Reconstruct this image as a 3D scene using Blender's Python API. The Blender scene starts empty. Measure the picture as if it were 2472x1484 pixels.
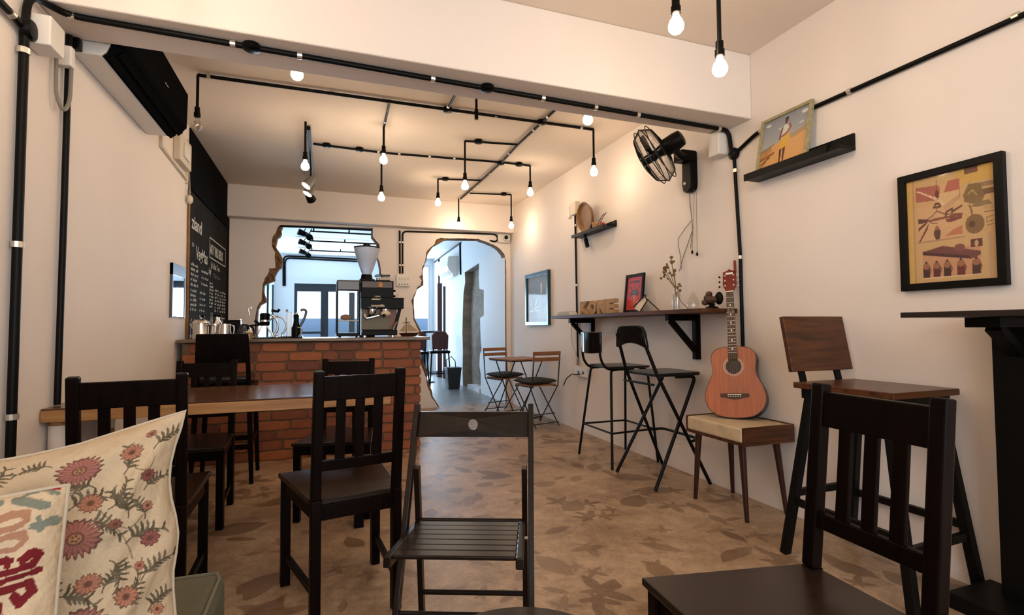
import bpy, math, random
import numpy as np
from mathutils import Vector, Matrix
from mathutils.geometry import tessellate_polygon
random.seed(7); rng = np.random.default_rng(7)
S = bpy.context.scene; COL = S.collection; PI = math.pi
# ------------------------------------------------------------------ camera, world, exposure, daylight, front fill
YAW, PIT, ROL, FPX, CAMH = math.radians(20.01), math.radians(2.187), math.radians(-.324), 1253.3, 1.1
_f = Vector((math.sin(YAW)*math.cos(PIT), math.cos(YAW)*math.cos(PIT), math.sin(PIT)))
_r0 = Vector((math.cos(YAW), -math.sin(YAW), 0)); _u0 = _r0.cross(_f)
_r = _r0*math.cos(ROL)+_u0*math.sin(ROL); _u = _r.cross(_f)
CAM = Vector((0, 0, CAMH))
cd = bpy.data.cameras.new('camera'); cd.sensor_width = 36; cd.lens = FPX/2472*36; cd.clip_start = .03; cd.clip_end = 200
co = bpy.data.objects.new('camera', cd); COL.objects.link(co); S.camera = co
co.matrix_world = Matrix(((_r.x, _u.x, -_f.x, 0), (_r.y, _u.y, -_f.y, 0), (_r.z, _u.z, -_f.z, CAMH), (0, 0, 0, 1)))
S.view_settings.view_transform = 'Standard'; S.view_settings.look = 'None'; S.view_settings.gamma = 1
S.view_settings.use_curve_mapping = False; S.view_settings.exposure = 0.17
S.cycles.use_denoising = True; S.cycles.caustics_reflective = False; S.cycles.caustics_refractive = False
w = bpy.data.worlds.new('sky'); S.world = w; w.use_nodes = True
w.node_tree.nodes['Background'].inputs[0].default_value = (.62, .81, 1, 1); w.node_tree.nodes['Background'].inputs[1].default_value = 3.0
w.cycles.sampling_method = 'NONE'      # a uniform sky: found by the bounced rays themselves
BULB = 100.0
def area(name, loc, rot, sx, sy, power, col):
    l = bpy.data.lights.new(name, 'AREA'); l.shape = 'RECTANGLE'; l.size = sx; l.size_y = sy; l.energy = power; l.color = col
    o = bpy.data.objects.new(name, l); COL.objects.link(o); o.location = loc; o.rotation_euler = rot
    return o
area('fill_shopfront', (.7, -1.75, 1.55), (PI/2, 0, 0), 2.8, 2.1, 40, (1, .87, .74))  # unseen fill lamp added at the front opening, standing in for daylight
area('daylight_terrace_doors', (.18, 11.98, 1.05), (-PI/2-.35, 0, 0), 1.4, 1.9, 130, (.60, .80, 1))
area('daylight_terrace_window', (2.12, 12.1, 1.3), (-PI/2-.1, 0, .15), .5, 2.4, 42, (.60, .80, 1))

def at(x, y, X=None, Y=None, Z=None):          # the point of a plane of the room behind a spot of the photograph
    d = _r*(x-1236)+_u*(742-y)+_f*FPX
    t = X/d.x if X is not None else Y/d.y if Y is not None else (Z-CAMH)/d.z
    return CAM+d*t
def lin(r, g, b):
    f = lambda c: (c/255/12.92) if c/255 <= .04045 else ((c/255+.055)/1.055)**2.4
    return (f(r), f(g), f(b), 1)
# ------------------------------------------------------------------ materials
MATS = {}
def mat(name, col, rough=.5, metal=0, bump=0, bscale=40, var=0, vscale=8, spec=.5, stretch=None, emit=None, trans=0, ior=1.45, col2=None, coat=0):
    if name in MATS: return MATS[name]
    m = bpy.data.materials.new(name); m.use_nodes = True; nt = m.node_tree; N = nt.nodes; L = nt.links
    p = N['Principled BSDF']; p.inputs['Base Color'].default_value = col; p.inputs['Roughness'].default_value = rough
    p.inputs['Metallic'].default_value = metal; p.inputs['Specular IOR Level'].default_value = spec
    p.inputs['Transmission Weight'].default_value = trans; p.inputs['IOR'].default_value = ior; p.inputs['Coat Weight'].default_value = coat
    if emit: p.inputs['Emission Color'].default_value = emit[0]; p.inputs['Emission Strength'].default_value = emit[1]
    if var or bump or col2:
        tc = N.new('ShaderNodeTexCoord'); mp = N.new('ShaderNodeMapping'); L.new(tc.outputs['Object'], mp.inputs[0])
        if stretch: mp.inputs['Scale'].default_value = stretch
        if var or col2:
            n = N.new('ShaderNodeTexNoise'); n.inputs['Scale'].default_value = vscale; n.inputs['Detail'].default_value = 5; L.new(mp.outputs[0], n.inputs[0])
            r = N.new('ShaderNodeValToRGB'); r.color_ramp.elements[0].position = .3; r.color_ramp.elements[1].position = .7
            c2 = col2 or tuple(min(1, c*(1+var)) for c in col[:3])+(1,)
            c1 = col if col2 else tuple(c*(1-var) for c in col[:3])+(1,)
            r.color_ramp.elements[0].color = c1; r.color_ramp.elements[1].color = c2
            L.new(n.outputs[0], r.inputs[0]); L.new(r.outputs[0], p.inputs['Base Color'])
        if bump:
            n = N.new('ShaderNodeTexNoise'); n.inputs['Scale'].default_value = bscale; n.inputs['Detail'].default_value = 4; L.new(mp.outputs[0], n.inputs[0])
            b = N.new('ShaderNodeBump'); b.inputs['Strength'].default_value = bump; b.inputs['Distance'].default_value = .01
            L.new(n.outputs[0], b.inputs['Height']); L.new(b.outputs[0], p.inputs['Normal'])
    MATS[name] = m; return m
WALL = mat('white_plaster', (.79, .71, .645, 1), .75, bump=.12, bscale=9, var=.025, vscale=1.3, spec=.25)
CEIL = mat('ceiling_paint', (.74, .645, .555, 1), .85, bump=.05, bscale=6, spec=.2)
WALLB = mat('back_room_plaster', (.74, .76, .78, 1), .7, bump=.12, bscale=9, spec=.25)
BLACK = mat('black_metal', (.004, .0035, .003, 1), .42, spec=.15)
PIPE = mat('black_pipe', (.0035, .003, .0025, 1), .45, spec=.15)
PLAST = mat('black_plastic', (.0035, .003, .0026, 1), .36, spec=.1)
GLOSS = mat('gloss_black', (.004, .004, .0045, 1), .12, spec=.3)
STEEL = mat('steel', (.62, .58, .53, 1), .22, metal=1)
CHROME = mat('chrome', (.75, .75, .76, 1), .1, metal=1)
CLIP = mat('clip_metal', (.65, .60, .52, 1), .35, metal=.8)
BRASS = mat('brass', (.55, .38, .14, 1), .35, metal=1)
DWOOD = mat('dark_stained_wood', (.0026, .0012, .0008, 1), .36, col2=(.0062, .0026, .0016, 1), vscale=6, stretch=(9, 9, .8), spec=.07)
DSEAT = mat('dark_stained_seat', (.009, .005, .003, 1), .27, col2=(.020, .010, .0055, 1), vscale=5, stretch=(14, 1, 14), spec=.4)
ESP = mat('espresso_wood', (.0075, .004, .0026, 1), .28, col2=(.013, .007, .0042, 1), vscale=5, stretch=(6, 6, 1), spec=.2)
WALN = mat('walnut', (.030, .010, .0045, 1), .3, col2=(.115, .036, .011, 1), vscale=3.2, stretch=(1.2, 9, 14), bump=.03, spec=.45)
LEGW = mat('reddish_leg_wood', (.020, .006, .0035, 1), .3, col2=(.05, .013, .006, 1), vscale=5, stretch=(12, 12, 1))
TTOP = mat('table_top_wood', (.042, .016, .008, 1), .17, col2=(.14, .062, .03, 1), vscale=2.4, stretch=(1.3, 12, 12), bump=.02, spec=.55)
TEDGE = mat('table_edge_wood', (.26, .115, .036, 1), .45, col2=(.42, .21, .075, 1), vscale=4, stretch=(1, 8, 14))
WTOP = mat('worktop_wood', (.10, .062, .034, 1), .3, col2=(.25, .165, .095, 1), vscale=4, stretch=(1.2, 8, 14))
SHELFW = mat('bar_shelf_wood', (.04, .014, .006, 1), .5, col2=(.12, .042, .016, 1), vscale=3, stretch=(9, 1, 14), spec=.2)
SLATW = mat('bistro_slat_wood', (.20, .075, .024, 1), .4, col2=(.33, .13, .045, 1), vscale=5, stretch=(1, 10, 10))
BISTM = mat('bistro_metal', (.02, .021, .02, 1), .45)
CUSHG = mat('dark_green_cushion', (.020, .023, .017, 1), .85, bump=.3, bscale=60, var=.2)
OLIVE = mat('olive_upholstery', (.085, .078, .045, 1), .9, bump=.25, bscale=220, var=.08, vscale=30)
OLIVEP = mat('olive_piping', (.12, .11, .07, 1), .85)
BEIGE = mat('beige_pad', (.52, .41, .26, 1), .85, bump=.25, bscale=30, var=.12, vscale=14)
MORTAR = mat('mortar', (.15, .098, .06, 1), .95, bump=.5, bscale=60, var=.25, vscale=20)
RAW = mat('broken_masonry', (.10, .046, .019, 1), .95, bump=.9, bscale=45, col2=(.25, .14, .068, 1), vscale=26)
CEMENT = mat('raw_cement', (.19, .155, .125, 1), .9, bump=.5, bscale=14, col2=(.30, .25, .20, 1), vscale=4, stretch=(1, 1, 2))
WPLAS = mat('white_plastic', (.74, .70, .64, 1), .45)
CREAM = mat('cream_plastic', (.66, .58, .46, 1), .5)
GREYC = mat('grey_cable', (.20, .18, .15, 1), .5)
WHITEC = mat('white_cable', (.55, .50, .44, 1), .5)
CHALK = mat('chalkboard', (.020, .019, .016, 1), .9, spec=.05, var=.25, vscale=3, bump=.02)
BPAINT = mat('black_wall_paint', (.004, .0035, .003, 1), .9, spec=.04)
CHALKW = mat('chalk', (.55, .54, .50, 1), .95)
KRAFT = mat('kraft_card', (.40, .23, .095, 1), .75, var=.08, vscale=30)
PAPER = mat('paper', (.72, .66, .56, 1), .8, var=.06, vscale=20)
DRIED = mat('dried_flower', (.17, .115, .05, 1), .9, var=.4, vscale=60)
OLDWD = mat('old_plate_wood', (.16, .070, .020, 1), .42, col2=(.30, .145, .042, 1), vscale=8)
TERRA = mat('terracotta_pot', (.40, .19, .07, 1), .6)
REDP = mat('red_pot', (.35, .03, .03, 1), .5)
YELL = mat('yellow_wire', (.55, .45, .10, 1), .5)
PALE = mat('pale_card', (.75, .66, .53, 1), .7)
GOLDF = mat('gilt_frame', (.32, .27, .14, 1), .5, var=.25, vscale=60)
TEALF = mat('dark_teal_frame', (.018, .055, .075, 1), .25, metal=.3)
MIRROR = mat('mirror', (.8, .82, .85, 1), .03, metal=1)
GUIT = mat('guitar_top', (.34, .082, .030, 1), .33, col2=(.46, .13, .048, 1), vscale=4, stretch=(22, 6, 1.2), coat=.4)
GSIDE = mat('guitar_side', (.012, .006, .004, 1), .3)
GHEAD = mat('guitar_head', (.17, .022, .011, 1), .25)
FRETB = mat('fretboard', (.06, .028, .013, 1), .5)
PEARL = mat('pearl', (.8, .76, .66, 1), .3)
DREDW = mat('dark_red_frame', (.055, .012, .014, 1), .4)
WINFR = mat('window_frame_paint', (.016, .020, .028, 1), .5)
TAPE = mat('white_tape', (.72, .64, .55, 1), .6)
LIDB = mat('bin_plastic', (.010, .012, .014, 1), .4)
SAIL = mat('sailcloth', (.42, .29, .16, 1), .85)
LEATH = mat('black_leather', (.006, .006, .006, 1), .18)
STONE = mat('dark_rock', (.07, .028, .014, 1), .6, bump=1, bscale=30, var=.4, vscale=30)
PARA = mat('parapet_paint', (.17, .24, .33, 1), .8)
def glass(name, tint=(1, 1, 1, 1), gl=.08, rough=.02):
    m = bpy.data.materials.new(name); m.use_nodes = True; N = m.node_tree.nodes; L = m.node_tree.links; N.clear()
    o = N.new('ShaderNodeOutputMaterial'); t = N.new('ShaderNodeBsdfTransparent'); t.inputs[0].default_value = tint
    g = N.new('ShaderNodeBsdfGlossy'); g.inputs['Roughness'].default_value = rough; x = N.new('ShaderNodeMixShader'); x.inputs[0].default_value = gl
    L.new(t.outputs[0], x.inputs[1]); L.new(g.outputs[0], x.inputs[2]); L.new(x.outputs[0], o.inputs[0]); return m
PANE = glass('window_glass', (1, 1, 1, 1), .012, .15); CLEAR = glass('clear_glass', (.93, .93, .92, 1), .10, .08); FROST = mat('frosted_hopper', (.80, .84, .92, 1), .35, trans=.55)
CASEGL = glass('case_glass', (.97, .98, .98, 1), .006, .35); PICGL = glass('picture_glass', (1, 1, 1, 1), .02, .05); BULBOFF = glass('unlit_bulb_glass', (.9, .86, .8, 1), .2)
def emis(name, col, s):
    m = bpy.data.materials.new(name); m.use_nodes = True; N = m.node_tree.nodes; N.clear()
    o = N.new('ShaderNodeOutputMaterial'); e = N.new('ShaderNodeEmission'); e.inputs[0].default_value = col; e.inputs[1].default_value = s
    m.node_tree.links.new(e.outputs[0], o.inputs[0]); return m
GLOW = emis('lit_bulb', (1, .76, .52, 1), BULB); SPOTG = emis('lit_spot', (1, .86, .68, 1), 30)
def brickmat():
    m = bpy.data.materials.new('red_brick'); m.use_nodes = True; nt = m.node_tree; N = nt.nodes; L = nt.links; p = N['Principled BSDF']; p.inputs['Roughness'].default_value = .7
    oi = N.new('ShaderNodeObjectInfo'); r = N.new('ShaderNodeValToRGB'); e = r.color_ramp.elements
    e[0].color = (.13, .042, .018, 1); e[1].color = (.36, .12, .035, 1); k = e.new(.35); k.color = (.24, .068, .026, 1); k = e.new(.8); k.color = (.31, .092, .03, 1)
    k = e.new(.97); k.color = (.34, .10, .03, 1); e[-1].color = (.52, .21, .035, 1)
    L.new(oi.outputs['Random'], r.inputs[0])
    tc = N.new('ShaderNodeTexCoord'); n = N.new('ShaderNodeTexNoise'); n.inputs['Scale'].default_value = 22; n.inputs['Detail'].default_value = 6; L.new(tc.outputs['Object'], n.inputs[0])
    mx = N.new('ShaderNodeMix'); mx.data_type = 'RGBA'; mx.blend_type = 'MULTIPLY'; mx.inputs[0].default_value = .55
    L.new(r.outputs[0], mx.inputs[6]); L.new(n.outputs[0], mx.inputs[7]); g = N.new('ShaderNodeMix'); g.data_type = 'RGBA'; g.blend_type = 'ADD'; g.inputs[0].default_value = .25
    L.new(mx.outputs[2], g.inputs[6]); L.new(r.outputs[0], g.inputs[7]); L.new(g.outputs[2], p.inputs['Base Color'])
    b = N.new('ShaderNodeBump'); b.inputs['Strength'].default_value = .5; b.inputs['Distance'].default_value = .006; L.new(n.outputs[0], b.inputs['Height']); L.new(b.outputs[0], p.inputs['Normal'])
    return m
BRICK = brickmat()
def floormat():
    m = bpy.data.materials.new('leaf_printed_cement'); m.use_nodes = True; nt = m.node_tree; N = nt.nodes; L = nt.links; p = N['Principled BSDF']
    tc = N.new('ShaderNodeTexCoord'); P = tc.outputs['Object']
    def M(op, a, b=None, c=None):
        n = N.new('ShaderNodeMath'); n.operation = op
        for i, v in enumerate((a, b, c)):
            if v is None: continue
            if isinstance(v, (int, float)): n.inputs[i].default_value = v
            else: L.new(v, n.inputs[i])
        return n.outputs[0]
    def noise(s, d=5, rough=.6):
        n = N.new('ShaderNodeTexNoise'); n.inputs['Scale'].default_value = s; n.inputs['Detail'].default_value = d; n.inputs['Roughness'].default_value = rough; L.new(P, n.inputs[0]); return n.outputs[0]
    def leaf(scale, off, lo, hi, drop):
        mp = N.new('ShaderNodeMapping'); mp.inputs['Location'].default_value = (off, off*1.7, 0); L.new(P, mp.inputs[0])
        v = N.new('ShaderNodeTexVoronoi'); v.voronoi_dimensions = '2D'; v.inputs['Scale'].default_value = scale; v.inputs['Randomness'].default_value = .85; L.new(mp.outputs[0], v.inputs[0])
        s = N.new('ShaderNodeVectorMath'); s.operation = 'SUBTRACT'; L.new(mp.outputs[0], s.inputs[0]); L.new(v.outputs['Position'], s.inputs[1])
        x = N.new('ShaderNodeSeparateXYZ'); L.new(s.outputs[0], x.inputs[0]); cc = N.new('ShaderNodeSeparateColor'); L.new(v.outputs['Color'], cc.inputs[0])
        a = M('ADD', M('ARCTAN2', x.outputs[1], x.outputs[0]), M('MULTIPLY', cc.outputs[0], 6.28))
        r = M('SQRT', M('ADD', M('MULTIPLY', x.outputs[0], x.outputs[0]), M('MULTIPLY', x.outputs[1], x.outputs[1])))
        pick = M('GREATER_THAN', cc.outputs[1], .58)
        wob = M('ADD', .85, M('MULTIPLY', noise(34, 3), .30))
        size = M('MULTIPLY', M('ADD', lo, M('MULTIPLY', cc.outputs[2], hi-lo)), wob)
        lx = M('DIVIDE', M('MULTIPLY', r, M('COSINE', a)), size); ly = M('DIVIDE', M('ABSOLUTE', M('MULTIPLY', r, M('SINE', a))), size)
        lance = M('SUBTRACT', M('MULTIPLY', M('ADD', .28, M('MULTIPLY', cc.outputs[0], .3)), M('SUBTRACT', 1.0, M('MULTIPLY', lx, lx))), ly)
        maple = M('SUBTRACT', M('MULTIPLY', M('ADD', .36, M('MULTIPLY', .74, M('POWER', M('SUBTRACT', 1.0, M('ABSOLUTE', M('SINE', M('MULTIPLY', a, 2.5)))), .8))), M('ADD', .72, M('MULTIPLY', .32, M('COSINE', a)))), M('DIVIDE', r, size))
        d = M('ADD', M('MULTIPLY', maple, pick), M('MULTIPLY', lance, M('SUBTRACT', 1.0, pick)))
        keep = M('GREATER_THAN', M('FRACT', M('MULTIPLY', M('ADD', cc.outputs[0], cc.outputs[1]), 7.31)), drop)
        e = N.new('ShaderNodeMapRange'); e.inputs['From Min'].default_value = -.03; e.inputs['From Max'].default_value = .05; L.new(M('MULTIPLY', d, 1.0), e.inputs[0])
        e2 = M('MULTIPLY', e.outputs[0], keep)
        return M('MULTIPLY', e2, M('ADD', .55, M('MULTIPLY', cc.outputs[2], .45)))
    big = leaf(2.6, .37, .10, .18, .42); sm = leaf(4.6, 4.1, .05, .10, .42); sm2 = leaf(3.6, 9.3, .07, .13, .42)
    lv = M('MAXIMUM', M('MAXIMUM', big, sm), sm2)
    n1 = noise(2.2, 6); n2 = noise(14, 8, .7); n3 = noise(60, 4)
    mixv = M('ADD', M('MULTIPLY', n1, .46), M('ADD', M('MULTIPLY', n2, .38), M('MULTIPLY', n3, .17)))
    cr = N.new('ShaderNodeValToRGB'); L.new(mixv, cr.inputs[0]); e = cr.color_ramp.elements
    e[0].position = .36; e[0].color = (.16, .092, .05, 1); e[1].position = .64; e[1].color = (.54, .38, .245, 1); k = e.new(.49); k.color = (.34, .22, .13, 1)
    dk = N.new('ShaderNodeMix'); dk.data_type = 'RGBA'; dk.blend_type = 'MULTIPLY'; L.new(M('MULTIPLY', lv, M('ADD', .6, M('MULTIPLY', n2, .6))), dk.inputs[0]); L.new(cr.outputs[0], dk.inputs[6]); dk.inputs[7].default_value = (.46, .39, .33, 1)
    L.new(dk.outputs[2], p.inputs['Base Color'])
    L.new(M('ADD', .24, M('MULTIPLY', n2, .26)), p.inputs['Roughness']); p.inputs['Specular IOR Level'].default_value = .5
    b = N.new('ShaderNodeBump'); b.inputs['Strength'].default_value = .18; b.inputs['Distance'].default_value = .01; L.new(n2, b.inputs['Height']); L.new(b.outputs[0], p.inputs['Normal'])
    return m
FLOOR = floormat()
def paintmat(name, rough=.6, bump=0):
    m = bpy.data.materials.new(name); m.use_nodes = True; N = m.node_tree.nodes; p = N['Principled BSDF']; p.inputs['Roughness'].default_value = rough
    a = N.new('ShaderNodeVertexColor'); a.layer_name = 'print'; m.node_tree.links.new(a.outputs[0], p.inputs['Base Color']); p.inputs['Specular IOR Level'].default_value = .3
    if bump:
        tc = N.new('ShaderNodeTexCoord'); n = N.new('ShaderNodeTexNoise'); n.inputs['Scale'].default_value = 30; n.inputs['Detail'].default_value = 6
        b = N.new('ShaderNodeBump'); b.inputs['Strength'].default_value = bump; b.inputs['Distance'].default_value = .012
        m.node_tree.links.new(tc.outputs['Object'], n.inputs[0]); m.node_tree.links.new(n.outputs[0], b.inputs['Height']); m.node_tree.links.new(b.outputs[0], p.inputs['Normal'])
    return m
PRINT = paintmat('printed_paper'); FABRIC = paintmat('printed_fabric', .9, .8)
# ------------------------------------------------------------------ mesh builder
class MB:
    def __init__(s): s.v = []; s.f = []; s.m = []
    def add(s, vs, fs, mi=0):
        b = len(s.v); s.v += [tuple(v) for v in vs]; s.f += [tuple(i+b for i in f) for f in fs]; s.m += [mi]*len(fs); return s
    def bb(s, x0, y0, z0, x1, y1, z1, mi=0):
        v = [(x, y, z) for x in (x0, x1) for y in (y0, y1) for z in (z0, z1)]
        return s.add(v, [(0, 1, 3, 2), (4, 6, 7, 5), (0, 4, 5, 1), (2, 3, 7, 6), (0, 2, 6, 4), (1, 5, 7, 3)], mi)
    def bar(s, a, b, w, h, up=(0, 0, 1), mi=0, w2=None, h2=None):
        a = Vector(a); b = Vector(b); d = (b-a).normalized(); up = Vector(up)
        if abs(d.dot(up)) > .98: up = Vector((0, 1, 0))
        x = d.cross(up).normalized(); z = x.cross(d); w2 = w2 or w; h2 = h2 or h
        v = [p+x*(i*ww/2)+z*(j*hh/2) for p, ww, hh in ((a, w, h), (b, w2, h2)) for i, j in ((-1, -1), (1, -1), (1, 1), (-1, 1))]
        return s.add(v, [(0, 3, 2, 1), (4, 5, 6, 7), (0, 1, 5, 4), (1, 2, 6, 5), (2, 3, 7, 6), (3, 0, 4, 7)], mi)
    def tube(s, pts, r, n=8, mi=0, closed=False):
        P = [Vector(p) for p in pts]; k = len(P); R = r if isinstance(r, (list, tuple)) else [r]*k
        t0 = (P[1]-P[0]).normalized(); nx = t0.orthogonal().normalized(); rings = []
        for i in range(k):
            if closed: t = (P[(i+1) % k]-P[i-1]).normalized()
            else: t = ((P[min(i+1, k-1)]-P[i]).normalized()+(P[i]-P[max(i-1, 0)]).normalized())
            t = t.normalized() if t.length > 1e-6 else t0
            nx = (nx-t*nx.dot(t)); nx = nx.normalized() if nx.length > 1e-6 else t.orthogonal().normalized(); ny = t.cross(nx)
            rings.append([P[i]+(nx*math.cos(2*PI*j/n)+ny*math.sin(2*PI*j/n))*R[i] for j in range(n)])
        v = [p for q in rings for p in q]; f = []
        for i in range(k if closed else k-1):
            a = i*n; b = ((i+1) % k)*n
            f += [(a+j, a+(j+1) % n, b+(j+1) % n, b+j) for j in range(n)]
        if not closed: f += [tuple(range(n))[::-1], tuple((k-1)*n+j for j in range(n))]
        return s.add(v, f, mi)
    def lathe(s, prof, n=20, c=(0, 0, 0), M=None, mi=0):
        c = Vector(c); M = M or Matrix.Identity(3); v = []
        for r, z in prof: v += [c+M@Vector((r*math.cos(2*PI*j/n), r*math.sin(2*PI*j/n), z)) for j in range(n)]
        f = [(i*n+j, i*n+(j+1) % n, (i+1)*n+(j+1) % n, (i+1)*n+j) for i in range(len(prof)-1) for j in range(n)]
        if prof[0][0] > 1e-5: f.append(tuple(range(n))[::-1])
        if prof[-1][0] > 1e-5: f.append(tuple((len(prof)-1)*n+j for j in range(n)))
        return s.add(v, f, mi)
    def ball(s, c, r, n=12, sc=(1, 1, 1), mi=0):
        k = max(6, n//2); v = []; c = Vector(c)
        for i in range(k+1):
            a = PI*i/k; v += [c+Vector((sc[0]*r*math.sin(a)*math.cos(2*PI*j/n), sc[1]*r*math.sin(a)*math.sin(2*PI*j/n), sc[2]*r*math.cos(a))) for j in range(n)]
        return s.add(v, [(i*n+j, (i+1)*n+j, (i+1)*n+(j+1) % n, i*n+(j+1) % n) for i in range(k) for j in range(n)], mi)
    def plate(s, outer, holes, fn, d0, d1, mi=0, side=None):
        loops = [outer]+list(holes); tri = tessellate_polygon([[Vector((p[0], p[1], 0)) for p in l] for l in loops]); flat = [p for l in loops for p in l]; n = len(flat)
        v = [fn(p[0], p[1], d0) for p in flat]+[fn(p[0], p[1], d1) for p in flat]
        s.add(v, [tuple(t) for t in tri]+[tuple(i+n for i in t[::-1]) for t in tri], mi); b = len(s.v)-2*n; o = 0
        for l in loops:
            k = len(l)
            for i in range(k):
                j = (i+1) % k; s.f.append((b+o+i, b+o+j, b+n+o+j, b+n+o+i)); s.m.append(mi if side is None else side)
            o += k
        return s
    def build(s, name, m, parent=None, bevel=0, smooth=0, world=False, seg=2):
        me = bpy.data.meshes.new(name); vs = s.v
        if world and parent is not None:
            I = ROOT[parent.name].inverted(); vs = [tuple(I@Vector(v)) for v in vs]
        me.from_pydata(vs, [], s.f)
        ms = m if isinstance(m, (list, tuple)) else [m]
        for q in ms: me.materials.append(q)
        if len(ms) > 1: me.polygons.foreach_set('material_index', s.m)
        import bmesh
        bm = bmesh.new(); bm.from_mesh(me); bmesh.ops.recalc_face_normals(bm, faces=bm.faces); bm.to_mesh(me); bm.free()
        if smooth: me.shade_smooth(); me.set_sharp_from_angle(angle=math.radians(smooth))
        o = bpy.data.objects.new(name, me); COL.objects.link(o)
        if parent is not None: o.parent = parent; ROOT[o.name] = ROOT[parent.name]
        else: ROOT[o.name] = Matrix.Identity(4)
        if bevel:
            md = o.modifiers.new('bevel', 'BEVEL'); md.width = bevel; md.segments = seg; md.limit_method = 'ANGLE'; md.angle_limit = math.radians(40)
        return o
ROOT = {}
def tag(o, label, cat, group=None):
    o['label'] = label; o['category'] = cat
    if group: o['group'] = group
    return o
def thing(name, label, cat, loc=(0, 0, 0), rz=0, group=None, mw=None):
    o = bpy.data.objects.new(name, None); COL.objects.link(o); o.empty_display_size = .05
    o.matrix_world = mw if mw is not None else Matrix.Translation(Vector(loc))@Matrix.Rotation(rz, 4, 'Z')
    ROOT[o.name] = o.matrix_world.copy(); return tag(o, label, cat, group)
def struct(o, label=None):
    o['kind'] = 'structure'
    if label: o['label'] = label
    return o
def kids(o): return [c for c in bpy.data.objects if c.parent == o]
def dup(root, loc, rz, label, group=None):
    def cp(o, par):
        c = o.copy(); COL.objects.link(c)
        if par: c.parent = par
        for ch in TREE.get(o.name, []): cp(ch, c)
        return c
    def idx(o):
        TREE[o.name] = kids(o)
        for c in TREE[o.name]: idx(c)
    if root.name not in TREE: idx(root)
    r = cp(root, None); r.matrix_world = Matrix.Translation(Vector(loc))@Matrix.Rotation(rz, 4, 'Z'); ROOT[r.name] = r.matrix_world.copy(); r['label'] = label
    if group: r['group'] = group
    return r
TREE = {}
def arc(a, b, c, n=6):      # a quadratic bend from a to c with the corner at b
    a, b, c = Vector(a), Vector(b), Vector(c)
    return [(a*(1-t)**2+b*2*t*(1-t)+c*t*t) for t in [i/n for i in range(n+1)]]
def bend(pts, r, n=5):      # a polyline with its corners rounded
    P = [Vector(p) for p in pts]; out = [P[0]]
    for i in range(1, len(P)-1):
        a = P[i]+(P[i-1]-P[i]).normalized()*min(r, (P[i-1]-P[i]).length*.45); c = P[i]+(P[i+1]-P[i]).normalized()*min(r, (P[i+1]-P[i]).length*.45)
        out += arc(a, P[i], c, n)
    return out+[P[-1]]
# ------------------------------------------------------------------ the setting
XL, XR, YB, ZC, YF = -1.1, 2.58, 7.15, 2.85, -1.5
def fl(name, x0, y0, x1, y1, lab, m=None):
    return struct(MB().bb(x0, y0, -.1, x1, y1, 0).build(name, m or FLOOR), lab)
fl('floor', XL-.2, YF-.2, XR+.2, 7.22, 'brown polished cement floor printed with leaf shapes')
fl('floor', XL-.2, 7.22, XR+.2, 12.7, 'smooth grey cement floor of the room behind the broken wall', mat('grey_cement', (.16, .165, .17, 1), .32, col2=(.25, .25, .25, 1), vscale=2.5, bump=.05, bscale=12))
struct(MB().bb(XL-.2, YF-.2, ZC, XR+.2, YB+.05, ZC+.1).build('ceiling', CEIL), 'plain painted ceiling of the cafe')
struct(MB().bb(XL-.2, YB+.1, 2.75, XR+.2, 12.7, 2.95).build('ceiling', WALLB), 'white ceiling of the room behind the broken wall')
wl = struct(MB().bb(XL-.2, YF, 0, XL, YB, ZC).build('wall_left', WALL), 'white plastered wall on the left')
wr = struct(MB().bb(XR, YF, 0, XR+.2, YB+.2, ZC).build('wall_right', WALL), 'white plastered wall on the right')
struct(MB().plate([(XL-.2, 0), (XR+.2, 0), (XR+.2, ZC), (XL-.2, ZC)], [[(-.7, .5), (2.1, .5), (2.1, 2.6), (-.7, 2.6)]], lambda u, v, d: (u, d, v), YF-.2, YF).build('wall_front', WALL), 'shopfront wall behind the viewer with a wide window opening')
struct(MB().bb(XL, 2.56, 2.43, XR, 2.87, ZC).build('trim_1', WALL, bevel=.008), 'deep white ceiling beam carrying the long black conduit')
struct(MB().bb(XL, 6.98, 2.46, XR, YB, ZC).build('trim_2', WALL, bevel=.006), 'shallow white beam along the top of the back wall')
# back wall with the two broken openings
hole_in = [(681.5, 546), (677.8, 554), (679.4, 562), (675.6, 569), (669, 573.5), (667, 583), (664.8, 593), (668, 600), (672, 605), (676, 612), (680, 619), (681.5, 633), (680, 643.5), (672, 650), (667, 658), (662.6, 667), (662.6, 677), (654, 680), (647, 682.4), (637, 688), (636, 708), (641.5, 720.6), (641, 729), (628.6, 735.7), (622, 748), (620, 774), (618, 815), (618, 850),
           (935, 850), (935, 700), (917.7, 660), (917.7, 649.4), (914.4, 632), (910, 619), (913, 606), (912, 591), (907, 582.5), (898, 570), (899, 552)]
hole_out = [(675, 543), (669, 551), (666.4, 560.5), (659.4, 569), (657, 576), (656, 583), (656, 593), (661, 603.6), (664, 607), (663, 621), (664, 629), (665, 637), (664.8, 646.8), (656, 648), (648.6, 648), (649.7, 654), (645.4, 664), (640, 669.4), (637, 679.6), (635.5, 683), (634, 688), (632, 710), (631, 727), (626, 731), (621, 741), (617, 760), (615, 790), (613, 815), (613, 855), (940, 855), (940, 700), (919.5, 660), (919, 649.4), (916, 632), (911.5, 619), (916, 606), (916, 590), (908.5, 582), (899.5, 570), (900, 550)]
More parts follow.
